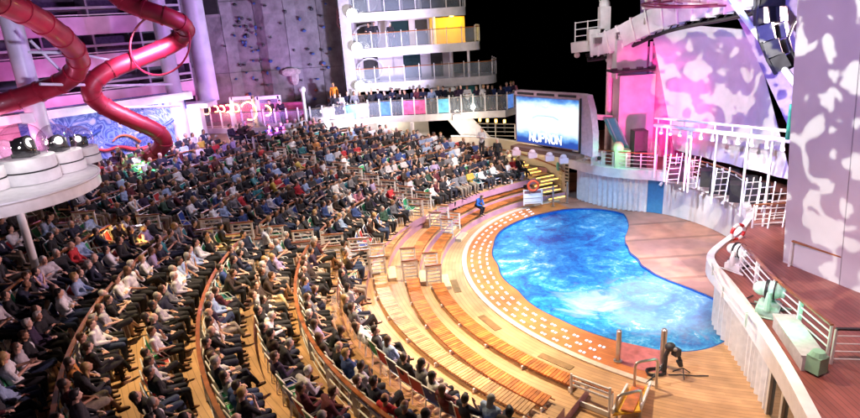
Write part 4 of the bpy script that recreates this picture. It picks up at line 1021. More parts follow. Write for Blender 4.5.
for q in np.linspace(0, 2*math.pi, 17)[:-1]: mb.bar(c+V(2.1*math.cos(q), 1.68*math.sin(q), 0), c+V(2.9*math.cos(q), 2.3*math.sin(q), .1), .035, .035)
mb.build('rings', mat('pink_steel', (.22, .07, .12), .4), rg, True)
for i, (x, y) in enumerate(((648, 6), (666, 2), (680, 8))):
    c = atd(x, y, 32.5); t = thing('moving_light', c, ['moving stage light on the curved beam with a yellow glint', 'white moving stage light standing on the middle of the beam', 'rounded white stage light resting on the right of the beam'][i], 'stage light'); mb = MB(); mb.box(c, (.5, .4, .3)); mb.build('base', WHITE2, t); mb = MB(); mb.ell(c+V(0, -.1, .4), (.25, .3, .28)); mb.build('lamp_head', WHITE2, t, True)
# diagonal white beam
da, db = atd(722, -12, 25.5), atd(802, 92, 21.0); mb = MB(); mb.tube([da, db], .125, 10); tag(mb.build('diagonal_strut', WHITE2, None, True), 'thick white diagonal strut crossing in front of the sail', 'strut')
# curved black loudspeaker array
la = thing('loudspeaker_array', atd(765, 0, 22.8), 'curved black hanging loudspeaker array beside the patterned wall', 'loudspeaker')
arr = [(768, -8), (767, 8), (768, 24), (771, 40), (776, 55), (783, 68)]
for i in range(len(arr)-1):
    a, b = atd(*arr[i], 22.8-i*.12), atd(*arr[i+1], 22.8-(i+1)*.12); mb = MB(); mb.bar(a, a.lerp(b, .985), .85, .5) ; mb.build('cabinet', mat('speaker_grey', (.035, .035, .036), .5, var=.5, vscale=3), la); cab_ = la.children[-1]
    mb = MB(); mb.bar(a+V(.36, -.12, 0), a.lerp(b, .9)+V(.36, -.12, 0), .34, .42); mb.build('grille', BLACK, [o for o in la.children if o.name.startswith('cabinet')][-1])
mb = MB(); mb.tube([atd(800, -10, 22), atd(801, 12, 22), atd(793, 25, 22), atd(788, 38, 22), atd(792, 52, 22), atd(800, 66, 22)], .05, 6); mb.build('cable', BLACK, la, True)
mb = MB(); mb.tube([atd(760, -10, 22.6), atd(757, 18, 22.6), atd(760, 40, 22.5), atd(768, 60, 22.4), atd(776, 74, 22.3)], .07, 6); mb.build('frame', BLACK, la, True)

# gantry platform at left of the beam
gn = thing('gantry_platform', atd(573, 45, 38), 'floodlit white gantry platform with railing jutting over the dark sea', 'platform')
mb = MB(); a, b = atd(575, 47, 38), atd(618, 42, 36.6); mb.bar(a, b, 1.6, .62); mb.build('deck_box', WHITE, gn)
mb = MB(); ra, rb = atd(575, 44, 37.4), atd(600, 41, 36.6)
for h in (0, .45, .85, 1.25): mb.bar(ra+V(0, 0, h), rb+V(0, 0, h), .05, .05)
for f_ in (0, .5, 1): mb.bar(ra.lerp(rb, f_), ra.lerp(rb, f_)+V(0, 0, 1.3), .06, .06)
mb.build('railing', WHITE, gn); mb = MB(); c = atd(604, 24, 36.6); mb.box(c, (.6, .6, 2.0)); mb.box(c+V(-.5, 0, -.6), (.9, .6, .7)); mb.ell(c+V(0, 0, 1.1), (.32, .32, .4)); mb.build('machine_box', WHITE, gn)
mb = MB(); mb.ell(atd(577, 55, 37.6), (.18, .18, .18)); mb.build('end_knuckle', WHITE, gn); mb = MB(); mb.tube([atd(604, 18, 36.6), atd(597, -10, 36.6)], .03, 6); mb.build('stay_wire', STEEL, gn)
mb = MB(); mb.bar(atd(602, 48, 37), atd(622, 94, 35), .12, .12); mb.build('strut', WHITE, gn)
lamp('gantry_floodlight', atd(590, 5, 34), 160, (1, .95, .95), .2)
# tower columns
def col_px(name, xy0, xy1, Y, r, m, lab, cat='column', box=False):
    a = atd(*xy1, Y); z1 = atd(*xy0, Y).z; mb = MB()
    if box: mb.box(V(a.x, a.y, (a.z+z1)/2), (2*r, 1.2*r, z1-a.z))
    else: mb.cyl(a, V(a.x, a.y, z1), r, n=16)
    o = mb.build(name, m, None, not box); return tag(o, lab, cat)
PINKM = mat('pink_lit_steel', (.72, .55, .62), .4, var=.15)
col_px('mast', (609, 40), (607, 174), 36.2, .22, PINKM, 'slim pink-lit white mast standing left of the grey tower', 'mast')
col_px('grey_tower', (633, 74), (630, 172), 35.2, 1.05, mat('tower_grey', (.55, .53, .54), .4, var=.2, vscale=1.4), 'pale grey equipment tower between the mast and pink cloth', 'tower', box=True)
mb = MB(); c = atd(630, 70, 35); mb.box(c, (2.4, 1.4, .12)); 
for s in (-1.1, -.4, .4, 1.1): mb.box(c+V(s, -.5, .12), (.35, .2, .16))
tag(mb.build('tower_shelf', BLACK), 'black shelf with four small boxes on top of the grey tower', 'shelf')
mb = MB(); c = atd(629, 58, 35.6); mb.box(c, (1.8, 1.0, 2.2)); tag(mb.build('equipment_cabinet', WHITE2), 'white equipment cabinet hung below the beam over the grey tower', 'cabinet')
col_px('truss_leg', (641, 42), (645, 172), 34.9, .10, PINKM, 'thin pink post at the right of the grey tower', 'post')
mb = MB(); c = atd(668, 150, 32.5); mb.box(V(c.x-1.7, c.y, 3.7), (.75, .75, 2.2)); tag(mb.build('black_cabinet', BLACK), 'tall black cabinet on the far deck below the pink cloth', 'cabinet')
# teal slide chute
sc = thing('teal_chute', atd(608, 118, 35.6), 'teal sloping chute between the mast and the far deck', 'chute'); mb = MB(); mb.bar(atd(610, 119, 35), atd(628, 160, 33), .75, .14); mb.build('chute_bed', TEAL, sc); mb = MB(); mb.bar(atd(606, 119, 35), atd(624, 161, 33), .06, .3); mb.bar(atd(614, 119, 35), atd(632, 159, 33), .06, .3); mb.build('side_rail', mat('teal_light', (.25, .65, .5), .4), sc)
mb = MB(); mb.bar(atd(588, 116, 35.4), atd(612, 118, 35.4), .3, .3); mb.build('arm', PINKM, sc); mb = MB(); mb.tube([atd(592, 118, 35.4), atd(600, 160, 34)], .12, 8); mb.build('prop', PINKM, sc)
mb = MB(); mb.box(atd(621, 158, 32.8), (.9, .6, 1.0)); mb.ell(atd(618, 148, 32.8), (.35, .35, .4)); tag(mb.build('green_lit_box', mat('green_white', (.55, .75, .5), .4)), 'pale green box with rounded top at the foot of the teal chute', 'machine')
lamp('green_stage_lamp', atd(622, 150, 31.8), 30, (.1, 1, .4), .1)

# moving-head projectors on the near deck
def projector(x, y, z, rz, label, m, s=1.):
    p = at(x, y, z); t = thing('projector', (0, 0, 0), label, 'projector', 'covered projectors on the near deck'); t.location = p; t.rotation_euler.z = rz; t.scale = (s, s, s)
    mb = MB(); mb.box((0, 0, .10), (.62, .55, .2)); mb.box((0, 0, .24), (.5, .45, .08)); mb.build('base', m, t, world=False)
    for k in (-1, 1): mb = MB(); mb.tube([(k*.30, 0, .2), (k*.34, 0, .45), (k*.30, 0, .70)], [.09, .08, .05], 8); mb.build('yoke_arm', m, t, True, world=False)
    mb = MB(); mb.ell((0, -.02, .66), (.25, .30, .24), nu=16, nv=10); mb.ell((0, .22, .66), (.20, .20, .19), nu=16, nv=10); mb.build('lamp_head', m, t, True, world=False)
    mb = MB(); mb.cyl((0, -.27, .66), (0, -.34, .66), .17, .15, 16); mb.build('lens', m, t, world=False)
    mb = MB(); mb.cyl((0, .05, .66), (0, .12, .66), .265, n=20); mb.cyl((0, -.12, .66), (0, -.08, .66), .262, n=20); mb.build('housing_band', BLACK, t, world=False)
    mb = MB(); mb.box((0, -.281, .12), (.34, .012, .10)); mb.box((.18, -.29, .12), (.05, .02, .05)); mb.build('control_panel', BLACK, t, world=False)
    mb = MB(); mb.tube([(.1, .28, .1), (.2, .5, .05), (.5, .62, .02), (.8, .5, .02)], .02, 6); mb.build('cable', BLACK, t, world=False)
    for k in (-1, 1): mb = MB(); mb.tube([(k*.25, -.2, 0), (k*.42, -.5, .02), (k*.42, .4, .02)], .025, 6); mb.build('skid', m, t, world=False)
    return t
GW = mat('mint_light_tint', (.45, .72, .60), .35, var=.15)  # green light on a white housing, put into the colour
projector(737, 268, 2.62, .5, 'white covered projector on the rounded deck corner, farther one', WHITE, 1.0)
projector(768, 312, 2.62, .9, 'projector with mint light painted on, open yoke, on the deck rim, middle one', GW, 1.1)
lamp('green_deck_lamp', at(790, 318, 3.4), 22, (.1, 1, .55), .1)
# white bench-like box and base with green glow in its colour, by the rail
t = thing('covered_console', at(800, 345, 2.6), 'white covered console box with green glow painted on its end behind the near rail', 'console'); p = t.location
mb = MB(); a, b = at(782, 328, 2.6), at(812, 372, 2.6); mb.bar(a+V(0, 0, .2), b+V(0, 0, .2), .5, .38); mb.bar(a+V(0, 0, .42), b+V(0, 0, .42), .58, .05); mb.build('cover', mat('grey_cover', (.55, .52, .55), .7, var=.15), t)
mb = MB(); mb.box(b+V(.05, -.05, .28), (.34, .34, .44), .4); mb.cyl(b+V(.05, -.05, .5), b+V(.05, -.05, .62), .2, .14); mb.build('end_unit', mat('green_glow_tint', (.30, .62, .42), .35), t)  # green glow put into the colour of the end unit
for x, y in ((770, 296), (790, 312), (812, 335), (826, 356)):
    pass
# life ring on the stage wall
t = thing('life_ring', at(738, 232, 2.9), 'red and white life ring hung at the near end of the far deck', 'life ring'); c = t.location; RD = mat('ring_red', (.6, .04, .04), .4)
for i in range(8):
    mb = MB(); q = np.linspace(i*math.pi/4, (i+1)*math.pi/4, 6); mb.tube([c+V(.29*math.cos(v_), .1*math.cos(v_), .29*math.sin(v_)) for v_ in q], .065, 8); mb.build('ring_segment', RD if i % 2 else WHITE, t, True)

# ================================================================== video screen
s0, s1 = at(517, 141, 3.9), at(578, 150, 3.9)
sc = thing('video_screen', s0, 'large lit video screen with white clouds and lettering on a blue border', 'screen')
sx = (s1-s0); sx.z = 0; W_ = sx.length; sx.normalize(); sn = V(sx.y, -sx.x, 0); HT = atd(517, 96, s0.y).z-s0.z; zb = s0.z
def sp(u, v, o=0.): return V(s0.x, s0.y, zb)+sx*(u*W_)+V(0, 0, v*HT)+sn*o
def sbox(u0, u1, v0, v1, o0, o1):
    mb = MB(); mb.add([sp(u0, v0, o0), sp(u1, v0, o0), sp(u1, v1, o0), sp(u0, v1, o0), sp(u0, v0, o1), sp(u1, v0, o1), sp(u1, v1, o1), sp(u0, v1, o1)], [(0, 3, 2, 1), (4, 5, 6, 7), (0, 1, 5, 4), (1, 2, 6, 5), (2, 3, 7, 6), (3, 0, 4, 7)]); return mb
sbox(-.02, 1.02, -.02, 1.02, -.5, -.02).build('cabinet', mat('screen_frame', (.55, .45, .5), .4), sc)
ms = bpy.data.materials.new('screen_picture'); ms.use_nodes = True; t_ = ms.node_tree; n = t_.nodes; bs = n['Principled BSDF']; bs.inputs['Base Color'].default_value = (.02, .02, .02, 1)
uvn = n.new('ShaderNodeAttribute'); uvn.attribute_name = 'panel'; spx = n.new('ShaderNodeSeparateXYZ'); t_.links.new(uvn.outputs['Vector'], spx.inputs[0])
nz = n.new('ShaderNodeTexNoise'); nz.inputs['Scale'].default_value = 5; nz.inputs['Detail'].default_value = 5; t_.links.new(uvn.outputs['Vector'], nz.inputs['Vector'])
def MM(op, a, b):
    q = n.new('ShaderNodeMath'); q.operation = op
    for i, v in enumerate((a, b)):
        if isinstance(v, (int, float)): q.inputs[i].default_value = v
        else: t_.links.new(v, q.inputs[i])
    return q.outputs[0]
y_ = spx.outputs[1]; d_ = MM('SUBTRACT', 1., MM('MULTIPLY', MM('ABSOLUTE', MM('SUBTRACT', y_, .56), 0), 2.15)); d_ = MM('ADD', d_, MM('MULTIPLY', nz.outputs[0], .55))
cr = n.new('ShaderNodeValToRGB'); e = cr.color_ramp.elements; e[0].position = .28; e[0].color = (.012, .06, .34, 1); e[1].position = .78; e[1].color = (.80, .88, .93, 1); q = e.new(.48); q.color = (.12, .35, .75, 1); q = e.new(.60); q.color = (.55, .74, .90, 1)
t_.links.new(d_, cr.inputs[0]); t_.links.new(cr.outputs[0], bs.inputs['Emission Color']); bs.inputs['Emission Strength'].default_value = 1.0
mb = MB(); G = [[sp(u, v, .0) for u in (0, .5, 1)] for v in (0, .5, 1)]; mb.grid(G); o = mb.build('screen_panel', ms, sc); at_ = o.data.attributes.new('panel', 'FLOAT_VECTOR', 'POINT')
at_.data.foreach_set('vector', [c for v in (0, .5, 1) for u in (0, .5, 1) for c in (u*1.3, v, 0)])
WL = mat('screen_white', (.9, .9, .9), .5, emis=(.95, .97, 1), es=1.1); BL = mat('screen_grey_blue', (.3, .4, .5), .5, emis=(.40, .60, .78), es=.8)
def stroke(pts, w, m, nm, par=sc, f=sp, o0=.02):
    mb = MB(); P = [f(u, v, o0) for u, v in pts]; mb.tube(P, w, 6); return mb.build(nm, m, par)
def letters(word, u0, u1, v0, v1, w, m, nm, par=sc, f=sp, o0=.02):
    SH = {'N': [[(0,0),(0,1),(1,0),(1,1)]], 'U': [[(0,1),(0,.2),(.3,0),(.7,0),(1,.2),(1,1)]], 'P': [[(0,0),(0,1),(.8,1),(1,.8),(.8,.5),(0,.5)]], 'Y': [[(0,1),(.5,.5),(1,1)],[(.5,.5),(.5,0)]], 'O': [[(.3,0),(0,.3),(0,.7),(.3,1),(.7,1),(1,.7),(1,.3),(.7,0),(.3,0)]],
          'C': [[(1,.85),(.7,1),(.3,1),(0,.7),(0,.3),(.3,0),(.7,0),(1,.15)]], 'L': [[(0,1),(0,0),(1,0)]], 'I': [[(.5,0),(.5,1)]], 'M': [[(0,0),(0,1),(.5,.4),(1,1),(1,0)]], 'B': [[(0,0),(0,1),(.7,1),(.9,.8),(.7,.52),(0,.52)],[(.7,.52),(1,.28),(.7,0),(0,0)]], 'W': [[(0,1),(.25,0),(.5,.6),(.75,0),(1,1)]], 'A': [[(0,0),(.5,1),(1,0)],[(.2,.4),(.8,.4)]], 'R': [[(0,0),(0,1),(.8,1),(1,.78),(.8,.5),(0,.5)],[(.5,.5),(1,0)]], 'K': [[(0,0),(0,1)],[(1,1),(0,.5),(1,0)]], 'G': [[(1,.85),(.7,1),(.3,1),(0,.7),(0,.3),(.3,0),(1,0),(1,.45),(.6,.45)]], ' ': []}
    k = len(word); cwid = (u1-u0)/k; mb = MB()
    for i, ch in enumerate(word):
        for st in SH[ch]:
            mb.tube([f(u0+cwid*(i+.12+.72*a), v0+(v1-v0)*b, o0) for a, b in st], w, 6)
    return mb.build(nm, m, par)
letters('NUPNON', .22, .76, .06, .24, .05, WL, 'lettering')
stroke([(.28, .56), (.36, .62), (.50, .63), (.62, .62), (.70, .57)], .04, BL, 'faint_arc'); stroke([(.44, .82), (.50, .80), (.54, .83)], .03, BL, 'faint_mark'); stroke([(.36, .90), (.33, .80), (.36, .72)], .02, BL, 'faint_mark')
sbox(-.02, 1.05, 1.03, 1.12, -.5, .05).build('top_beam', PINKM, sc)
for u0, u1 in ((.03, .31), (.36, .64), (.70, .97)): sbox(u0, u1, 1.05, 1.10, .05, .065).build('top_slot', BLACK, sc)
mb = MB(); pr_ = [(1.03, 1.12), (1.12, 1.10), (1.18, .8), (1.22, .35), (1.22, -.10), (1.03, -.06)]
mb.add([sp(u, v, .05) for u, v in pr_]+[sp(u, v, -.5) for u, v in pr_], [tuple(range(6)), tuple(range(6, 12))[::-1]]+[(i, 6+i, 6+(i+1) % 6, (i+1) % 6) for i in range(6)]); mb.build('side_cheek', PINKM, sc)
sbox(1.03, 1.05, -.05, 1.05, .05, .12).build('cheek_rib', BLACK, sc)
ps_ = [sp(.0, -.08), sp(1.0, -.08)]
mb = MB(); mb.bar(sp(-.02, -.12, .1), sp(1.05, -.12, .1), .8, .25); tag(mb.build('screen_plinth', mat('brown_plinth', (.18, .10, .07), .5)), 'low brown plinth carrying the big video screen', 'plinth')
for i, u in enumerate((.1, .38, .66, .88)):
    c = sp(u, -.20, .6); mb = MB(); mb.box(c, (.5, .35, .3)); mb.ell(c+V(0, 0, .2), (.2, .18, .15)); tag(mb.build('stage_monitor', mat('pinkish_white', (.65, .5, .55), .4)), f'small pink-lit lamp unit below the video screen, {ordn(i+1)} from the left', 'lamp unit', 'lamp units below the screen')
# white cabinets with ports at the right foot of the screen
for i, (x, y) in enumerate(((581, 152), (592, 155), (600, 158))):
    p = at(x, y+8, 2.6); t = thing('equipment_box', p, ['tall', 'wide', 'low'][i]+' pink-lit white equipment box right of the video screen', 'equipment box'); mb = MB(); mb.box(p+V(0, .3, .6-.1*i), (.8, .7, 1.2-.2*i), -.4); hs_ = mb.build('housing', WHITE, t); mb = MB(); mb.ell(p+V(-.1, -.12, .8-.15*i), (.12, .1, .12)); mb.build('port', BLACK, hs_)

# ================================================================== promenade platform behind the crowd
PLZ = 5.1
pe = [at(x, y, PLZ) for x, y in ((186, 131), (205, 129), (235, 128.5), (260, 128), (285, 127), (309, 126), (330, 123.5), (345, 121), (362, 119), (380, 117), (405, 116), (430, 115), (455, 113.5), (480, 112), (505, 111))]
endp = pe[-1]+V(.9, 1.0, 0)
pe = smooth(pe, 1); rim = pe+[endp, endp+V(.2, 1.4, 0), endp+V(-.5, 3.2, 0)]
mb = MB(); poly = [(p.x, p.y) for p in rim]+[(5.2, 46), (-16, 47)]; mb.prism(poly[::-1], PLZ-.10, PLZ); tag(mb.build('promenade_platform', mat('platform_floor', (.16, .10, .08), .5, var=.3)), kind='structure')
pf = thing('platform_fascia', pe[0], 'white edge band of the promenade platform above the far crowd', 'fascia')
mb = MB(); G = [[V(p.x, p.y-.05, z) for p in rim] for z in (PLZ-.42, PLZ+.06)]; mb.grid(G, .08, (0, 1, 0)); mb.build('band', WHITE, pf)
mb = MB(); poly2 = [(p.x, p.y+.02) for p in rim]+[(5.2, 46), (-16, 47)]; mb.prism(poly2[::-1], PLZ-.34, PLZ-.14); mb.build('soffit', mat('soffit_paint', (.45, .42, .48), .5), pf)
for i in range(24):
    p = pe[0].lerp(pe[-1], i/23)
# signboard with lettering on the left end
def along(P, s):
    L = [0]; 
    for a, b in zip(P[:-1], P[1:]): L.append(L[-1]+(b-a).length)
    s = s*L[-1]
    for i in range(len(P)-1):
        if s <= L[i+1]: return P[i].lerp(P[i+1], (s-L[i])/(L[i+1]-L[i]))
    return P[-1].copy()
sg = thing('signboard', along(pe, .02), 'long white signboard with small dark lettering under the neon-lit balustrade', 'sign')
ga, gb = at(200, 134, PLZ-.5), at(262, 133.5, PLZ-.5); gd_ = (gb-ga); gd_.z = 0; GL = gd_.length; gd_.normalize(); gn_ = V(gd_.y, -gd_.x, 0)
def gf(u, v, o): return V(ga.x, ga.y, PLZ-.55)+gd_*(u*GL)+V(0, 0, v*.62)+gn_*(o+.12)
mb = MB(); mb.add([gf(0, 0, 0), gf(1, 0, 0), gf(1, 1, 0), gf(0, 1, 0), gf(0, 0, -.1), gf(1, 0, -.1), gf(1, 1, -.1), gf(0, 1, -.1)], [(0, 1, 2, 3), (7, 6, 5, 4), (0, 4, 5, 1), (3, 2, 6, 7), (0, 3, 7, 4), (1, 5, 6, 2)]); mb.build('board', WHITE, sg)
letters('ROCK CLIMB WALL', .22, .74, .34, .62, .022, BLACK, 'lettering', sg, gf, .02)
# neon curls above
neon = mat('warm_neon', (1, .6, .2), .3, emis=(1, .50, .18), es=7)
nn_ = thing('neon_sign', gf(.1, 2, 0), 'warm glowing neon scrolls mounted above the left end of the promenade', 'neon sign')
for (u, v, s, k) in ((.20, 3.0, .35, 1.4), (.36, 3.0, .22, 1.3), (.46, 3.0, .22, 1.3), (.56, 3.05, .24, 1.4), (.68, 3.05, .28, 1.4), (.88, 2.7, .62, 1.7), (1.15, 2.7, .34, 1.1)):
    c = gf(u, v, .1); mb = MB(); mb.tube([c+gd_*(s*math.cos(q))+V(0, 0, s*1.0*math.sin(q)) for q in np.linspace(-1.9, k*1.5, 16)], .05, 6); mb.build('neon_tube', neon, nn_, True)
lamp('neon_light', gf(.6, 3, .8), 60, (1, .5, .35), .2)
# pink lit shop front behind the neon
mb = MB(); a = at(200, 128, PLZ)+V(0, 2.6, 0); b = at(300, 126, PLZ)+V(0, 2.6, 0); mb.bar(a+V(0, 0, .65), b+V(0, 0, .65), .2, 1.3); tag(mb.build('kiosk_wall', mat('pink_kiosk', (.55, .10, .28), .5, var=.4, vscale=2)), 'low magenta-lit kiosk wall behind the neon scrolls', 'kiosk')
lamp('kiosk_light', a.lerp(b, .3)+V(0, -1.3, 1.4), 110, (1, .15, .4), .2)
for x in (236, 262):
    c = at(x+8, 128, PLZ)+V(0, .6, 0); t = thing('display_frame', c, 'white square display frame standing at the promenade edge, '+('left' if x == 236 else 'right')+' one', 'frame'); mb = MB()
    for s in (-.75, .75): mb.bar(c+V(s, 0, 0), c+V(s, 0, 2.1), .22, .2)
    for h in (.1, 2.0): mb.bar(c+V(-.75, 0, h), c+V(.75, 0, h), .2, .22)
    mb.build('frame', WHITE, t); mb = MB(); mb.box(c+V(0, .1, 1.05), (1.3, .04, 1.7)); mb.build('pane', GLASS, t)
# glass balustrade with coloured backlit panels
bl = thing('glass_balustrade', along(pe, .05), 'glass balustrade with white posts and coloured panels along the promenade edge', 'balustrade')
PCOL = [mat('banner_cyan', (.15, .55, .75), .4, var=.7, vscale=2.2, emis=(.2, .7, 1), es=.35), mat('banner_pink', (.75, .15, .35), .4, var=.7, vscale=2.2, emis=(1, .15, .4), es=.35), mat('banner_white', (.8, .8, .9), .4, var=.7, vscale=2.2, emis=(.8, .8, 1), es=.25), mat('banner_blue', (.10, .25, .65), .4, var=.7, vscale=2.2, emis=(.15, .35, 1), es=.4)]
NP = 30; rimr = pe+[endp, endp+V(.2, 1.4, 0)]
seq = {11: 2, 13: 0, 14: 2, 16: 3, 18: 1, 19: 1, 21: 0, 27: 3}
for i in range(NP):
    a, b = along(rimr, .04+.96*i/NP)+V(0, .03, 0), along(rimr, .04+.96*(i+1)/NP)+V(0, .03, 0)
    mb = MB(); mb.bar(a+V(0, 0, .05), a+V(0, 0, 1.28), .09, .07); mb.build('post', WHITE, bl)
    mb = MB(); mb.bar(a.lerp(b, .04)+V(0, 0, .58), a.lerp(b, .96)+V(0, 0, .58), .015, .95); mb.build('glass_panel', GLASS if i not in seq else PCOL[seq[i]], bl)
mb = MB(); P = [along(rimr, .04+.96*i/60)+V(0, .03, 1.12) for i in range(61)]; mb.tube(P, .035, 6); mb.build('handrail', STEEL, bl)
# tall white lamp pole with round head
p = at(307, 126, PLZ); lp = thing('lamp_pole', p, 'white post with a round head standing at the promenade edge', 'lamp post'); mb = MB(); mb.cyl(p, p+V(0, 0, 2.3), .11); mb.build('pole', WHITE, lp, True); mb = MB(); mb.ell(p+V(0, 0, 2.45), (.22, .22, .22)); mb.build('lamp_head', WHITE, lp, True)
# wall below the promenade and support posts
wb = thing('under_wall', (-16, 44, 3), 'white wall with coloured circles beneath the promenade platform', 'wall')
wl_a, wl_b = V(-17, 41.8, 2.6), V(.3, 43.2, 2.6)
wl_a = at(196, 150, 3.9); wl_a.z = 2.4; wl_a += V(-.5, 1.2, 0)
mb = MB(); mb.bar(wl_a+V(0, 0, 1.15), wl_b+V(0, 0, 1.15), .2, 2.5); mb.build('wall_panel', CREAM, wb)
wd = (wl_b-wl_a).normalized(); wn = V(wd.y, -wd.x, 0)
CC = [(.7, .45, .15), (.1, .35, .55), (.6, .5, .1), (.15, .5, .4), (.6, .2, .3)]
for i, (u, h, r_) in enumerate(((.03, 1.5, .35), (.07, 1.9, .28), (.10, 1.5, .3), (.14, 1.75, .4), (.18, 1.4, .25), (.33, 1.8, .3), (.36, 1.5, .35), (.50, 1.8, .3), (.54, 1.5, .3))):
    c = wl_a.lerp(wl_b, u)+V(0, 0, h)+wn*.11; mb = MB(); mb.cyl(c, c+wn*.02, r_, n=20); mb.build('painted_circle', mat('circle_%d' % (i % 5), CC[i % 5], .5), wb)
for u in (.24, .42, .62): mb = MB(); c = wl_a.lerp(wl_b, u)+wn*.13; mb.bar(c+V(-.6, 0, 1.1), c+V(.6, 0, 1.1), .05, 2.1); mb.build('doorway', DARK, wb)
for i, x in enumerate((330, 378, 412, 250, 290)):
    p = at(x, 126, PLZ-.4)+V(0, .8, 0); mb = MB(); mb.cyl(V(p.x, p.y, 2.2), V(p.x, p.y, PLZ-.3), .13, n=14)
    tag(mb.build('support_column', WHITE, None, True), f'slim white column holding up the promenade, {["third", "fourth", "fifth", "first", "second"][i]} from the left', 'column', 'white columns under the promenade')
for i, (x, y) in enumerate(((281, 129), (336, 131), (349, 129), (392, 121))):
    c = at(x, y+3, PLZ-.5)+V(0, 1.0, 0); mb = MB(); mb.ell(c, (.14, .14, .10)); tag(mb.build('ceiling_lamp', LAMPW), f'small lit round lamp under the promenade platform, {ordn(i+1)} from the left', 'lamp', 'small lamps under the promenade')
    lamp('ceiling_lamp_light', c+V(0, -.2, -.25), 35, (1, .9, .75), .1)
for i, (x, y) in enumerate(((484, 138), (492, 139), (501, 139.5), (510, 140))):
    p = at(x, y, 3.4)+V(0, 2.5, 0); t = thing('lit_bollard', p, f'tall amber-lit bollard in the dark under the promenade end, {ordn(i+1)} from the left', 'bollard', 'amber bollards behind the stairs'); mb = MB(); mb.cyl(p, p+V(0, 0, 1.0), .07); mb.build('post', BLACK, t); mb = MB(); mb.cyl(p+V(0, 0, .75), p+V(0, 0, .98), .085); mb.build('lens', LAMPY, t)
    if i % 2: lamp('bollard_light', p+V(0, -.5, 1.0), 12, (1, .6, .25), .1)
px_rail_later = [at(478, 141, 3.6)+V(0, 1.0, 0), at(518, 142.5, 3.5)+V(0, 1.2, 0)]
# slanted white pylons
def pylon(lo, hi, w0, w1, lab):
    t = MB(); a0, a1 = lo; b0, b1 = hi
    t.add([a0, a1, b1, b0]+[q+V(0, .7, 0) for q in (a0, a1, b1, b0)], [(0, 1, 2, 3), (7, 6, 5, 4), (0, 4, 5, 1), (1, 5, 6, 2), (2, 6, 7, 3), (3, 7, 4, 0)])
    tag(t.build('slanted_pylon', WHITE), lab, 'pylon')
pylon((atd(470, 146, 40.6), atd(494, 141, 40.6)), (atd(446, 118, 40.9), atd(472, 118, 40.9)), 0, 0, 'slanted white pylon between the crowd and the end of the promenade')
pylon((atd(448, 110, 42.5), atd(470, 108, 42.5)), (atd(424, 84, 42.9), atd(452, 84, 42.9)), 0, 0, 'slanted white pylon between the promenade and the first balcony deck')
mb = MB(); mb.box(atd(463, 98, 43.4), (1.9, .1, 1.7)); tag(mb.build('teal_door', mat('teal_door_paint', (.03, .30, .30), .4)), 'teal door panel behind the promenade railing beside the pylon', 'door')

px_rail('steel_railing', px_rail_later, 'thin steel railing above the cream wall left of the video screen', 1.0, 3, cap=STEEL)
# ================================================================== climbing wall
cwp = thing('climbing_wall', (-9, 45, 5), 'huge dark grey climbing wall dotted with holds rising behind the promenade', 'climbing wall')
c_l, c_r = atd(168, 118, 45.5), atd(349, 112, 45.0); c_l.z = c_r.z = 4.6; c_l.x -= 3
mb = MB(); nx, nz_ = 22, 16; G = []
prnd = random.Random(3)
cols = [prnd.uniform(-.25, .25) for _ in range(nx+1)]; rows_ = [prnd.uniform(-.3, .3) for _ in range(nz_+1)]
for j in range(nz_+1):
    G.append([c_l.lerp(c_r, i/nx)+V(0, -.3+cols[i//3*3 % (nx+1)]*1.2+rows_[j]*.4+prnd.uniform(-.05, .05), 16*j/nz_) for i in range(nx+1)])
mb.grid(G, 1.2, (0, 1, 0)); mb.build('wall_panel', CLIMB, cwp)
for i in range(2, nx, 3):
    mb = MB(); mb.tube([G[j][i]+V(0, -.03, 0) for j in range(nz_+1)], .012, 4); mb.build('panel_seam', DARK, cwp)
for j in range(4, nz_, 5):
    mb = MB(); mb.tube([G[j][i]+V(0, -.03, 0) for i in range(nx+1)], .012, 4); mb.build('panel_seam', DARK, cwp)
holds = [(.04, .08, .25), (.02, .05, .2), (.05, .05, .06), (.3, .08, .05), (.03, .03, .04)]
hm = [mat('hold_%d' % i, c, .5) for i, c in enumerate(holds)]
for i in range(85):
    band = prnd.random()
    u = prnd.gauss(.62, .05) if band < .45 else prnd.gauss(.86, .05) if band < .7 else prnd.uniform(.25, .97); u = min(.98, max(.1, u))
    h = prnd.uniform(.5, 9.5); fi = u*nx; gi = min(nx-1, int(fi)); gj = min(nz_-1, int(h)); p = G[gj][gi].lerp(G[gj+1][gi+1], .5); p.x = c_l.lerp(c_r, u).x; p.z = 4.6+h
    mb = MB(); mb.ell(p+V(0, -.12, 0), (.13*prnd.uniform(.6, 1.3), .12, .10*prnd.uniform(.6, 1.4)), nu=7, nv=5); mb.build('climbing_hold', prnd.choice(hm[:3]*3+hm), cwp)
mb = MB(); c = atd(291, 72, 44.4); mb.ell(c, (.75, .18, .32), nu=7, nv=5); mb.ell(c+V(.2, 0, -.4), (.35, .18, .6), nu=6, nv=5); mb.build('rock_boss', mat('pale_rock', (.35, .32, .30), .8, var=.3), cwp)
mb = MB(); c = atd(207, 5, 44.6); mb.box(c, (1.5, .3, 1.3)); mb.build('dark_hatch', BLACK, cwp)
mb = MB(); a = atd(170, 110, 44.6); b = atd(352, 104, 44.2); a.z = b.z = 5.4; mb.bar(a, b, .3, .5); 
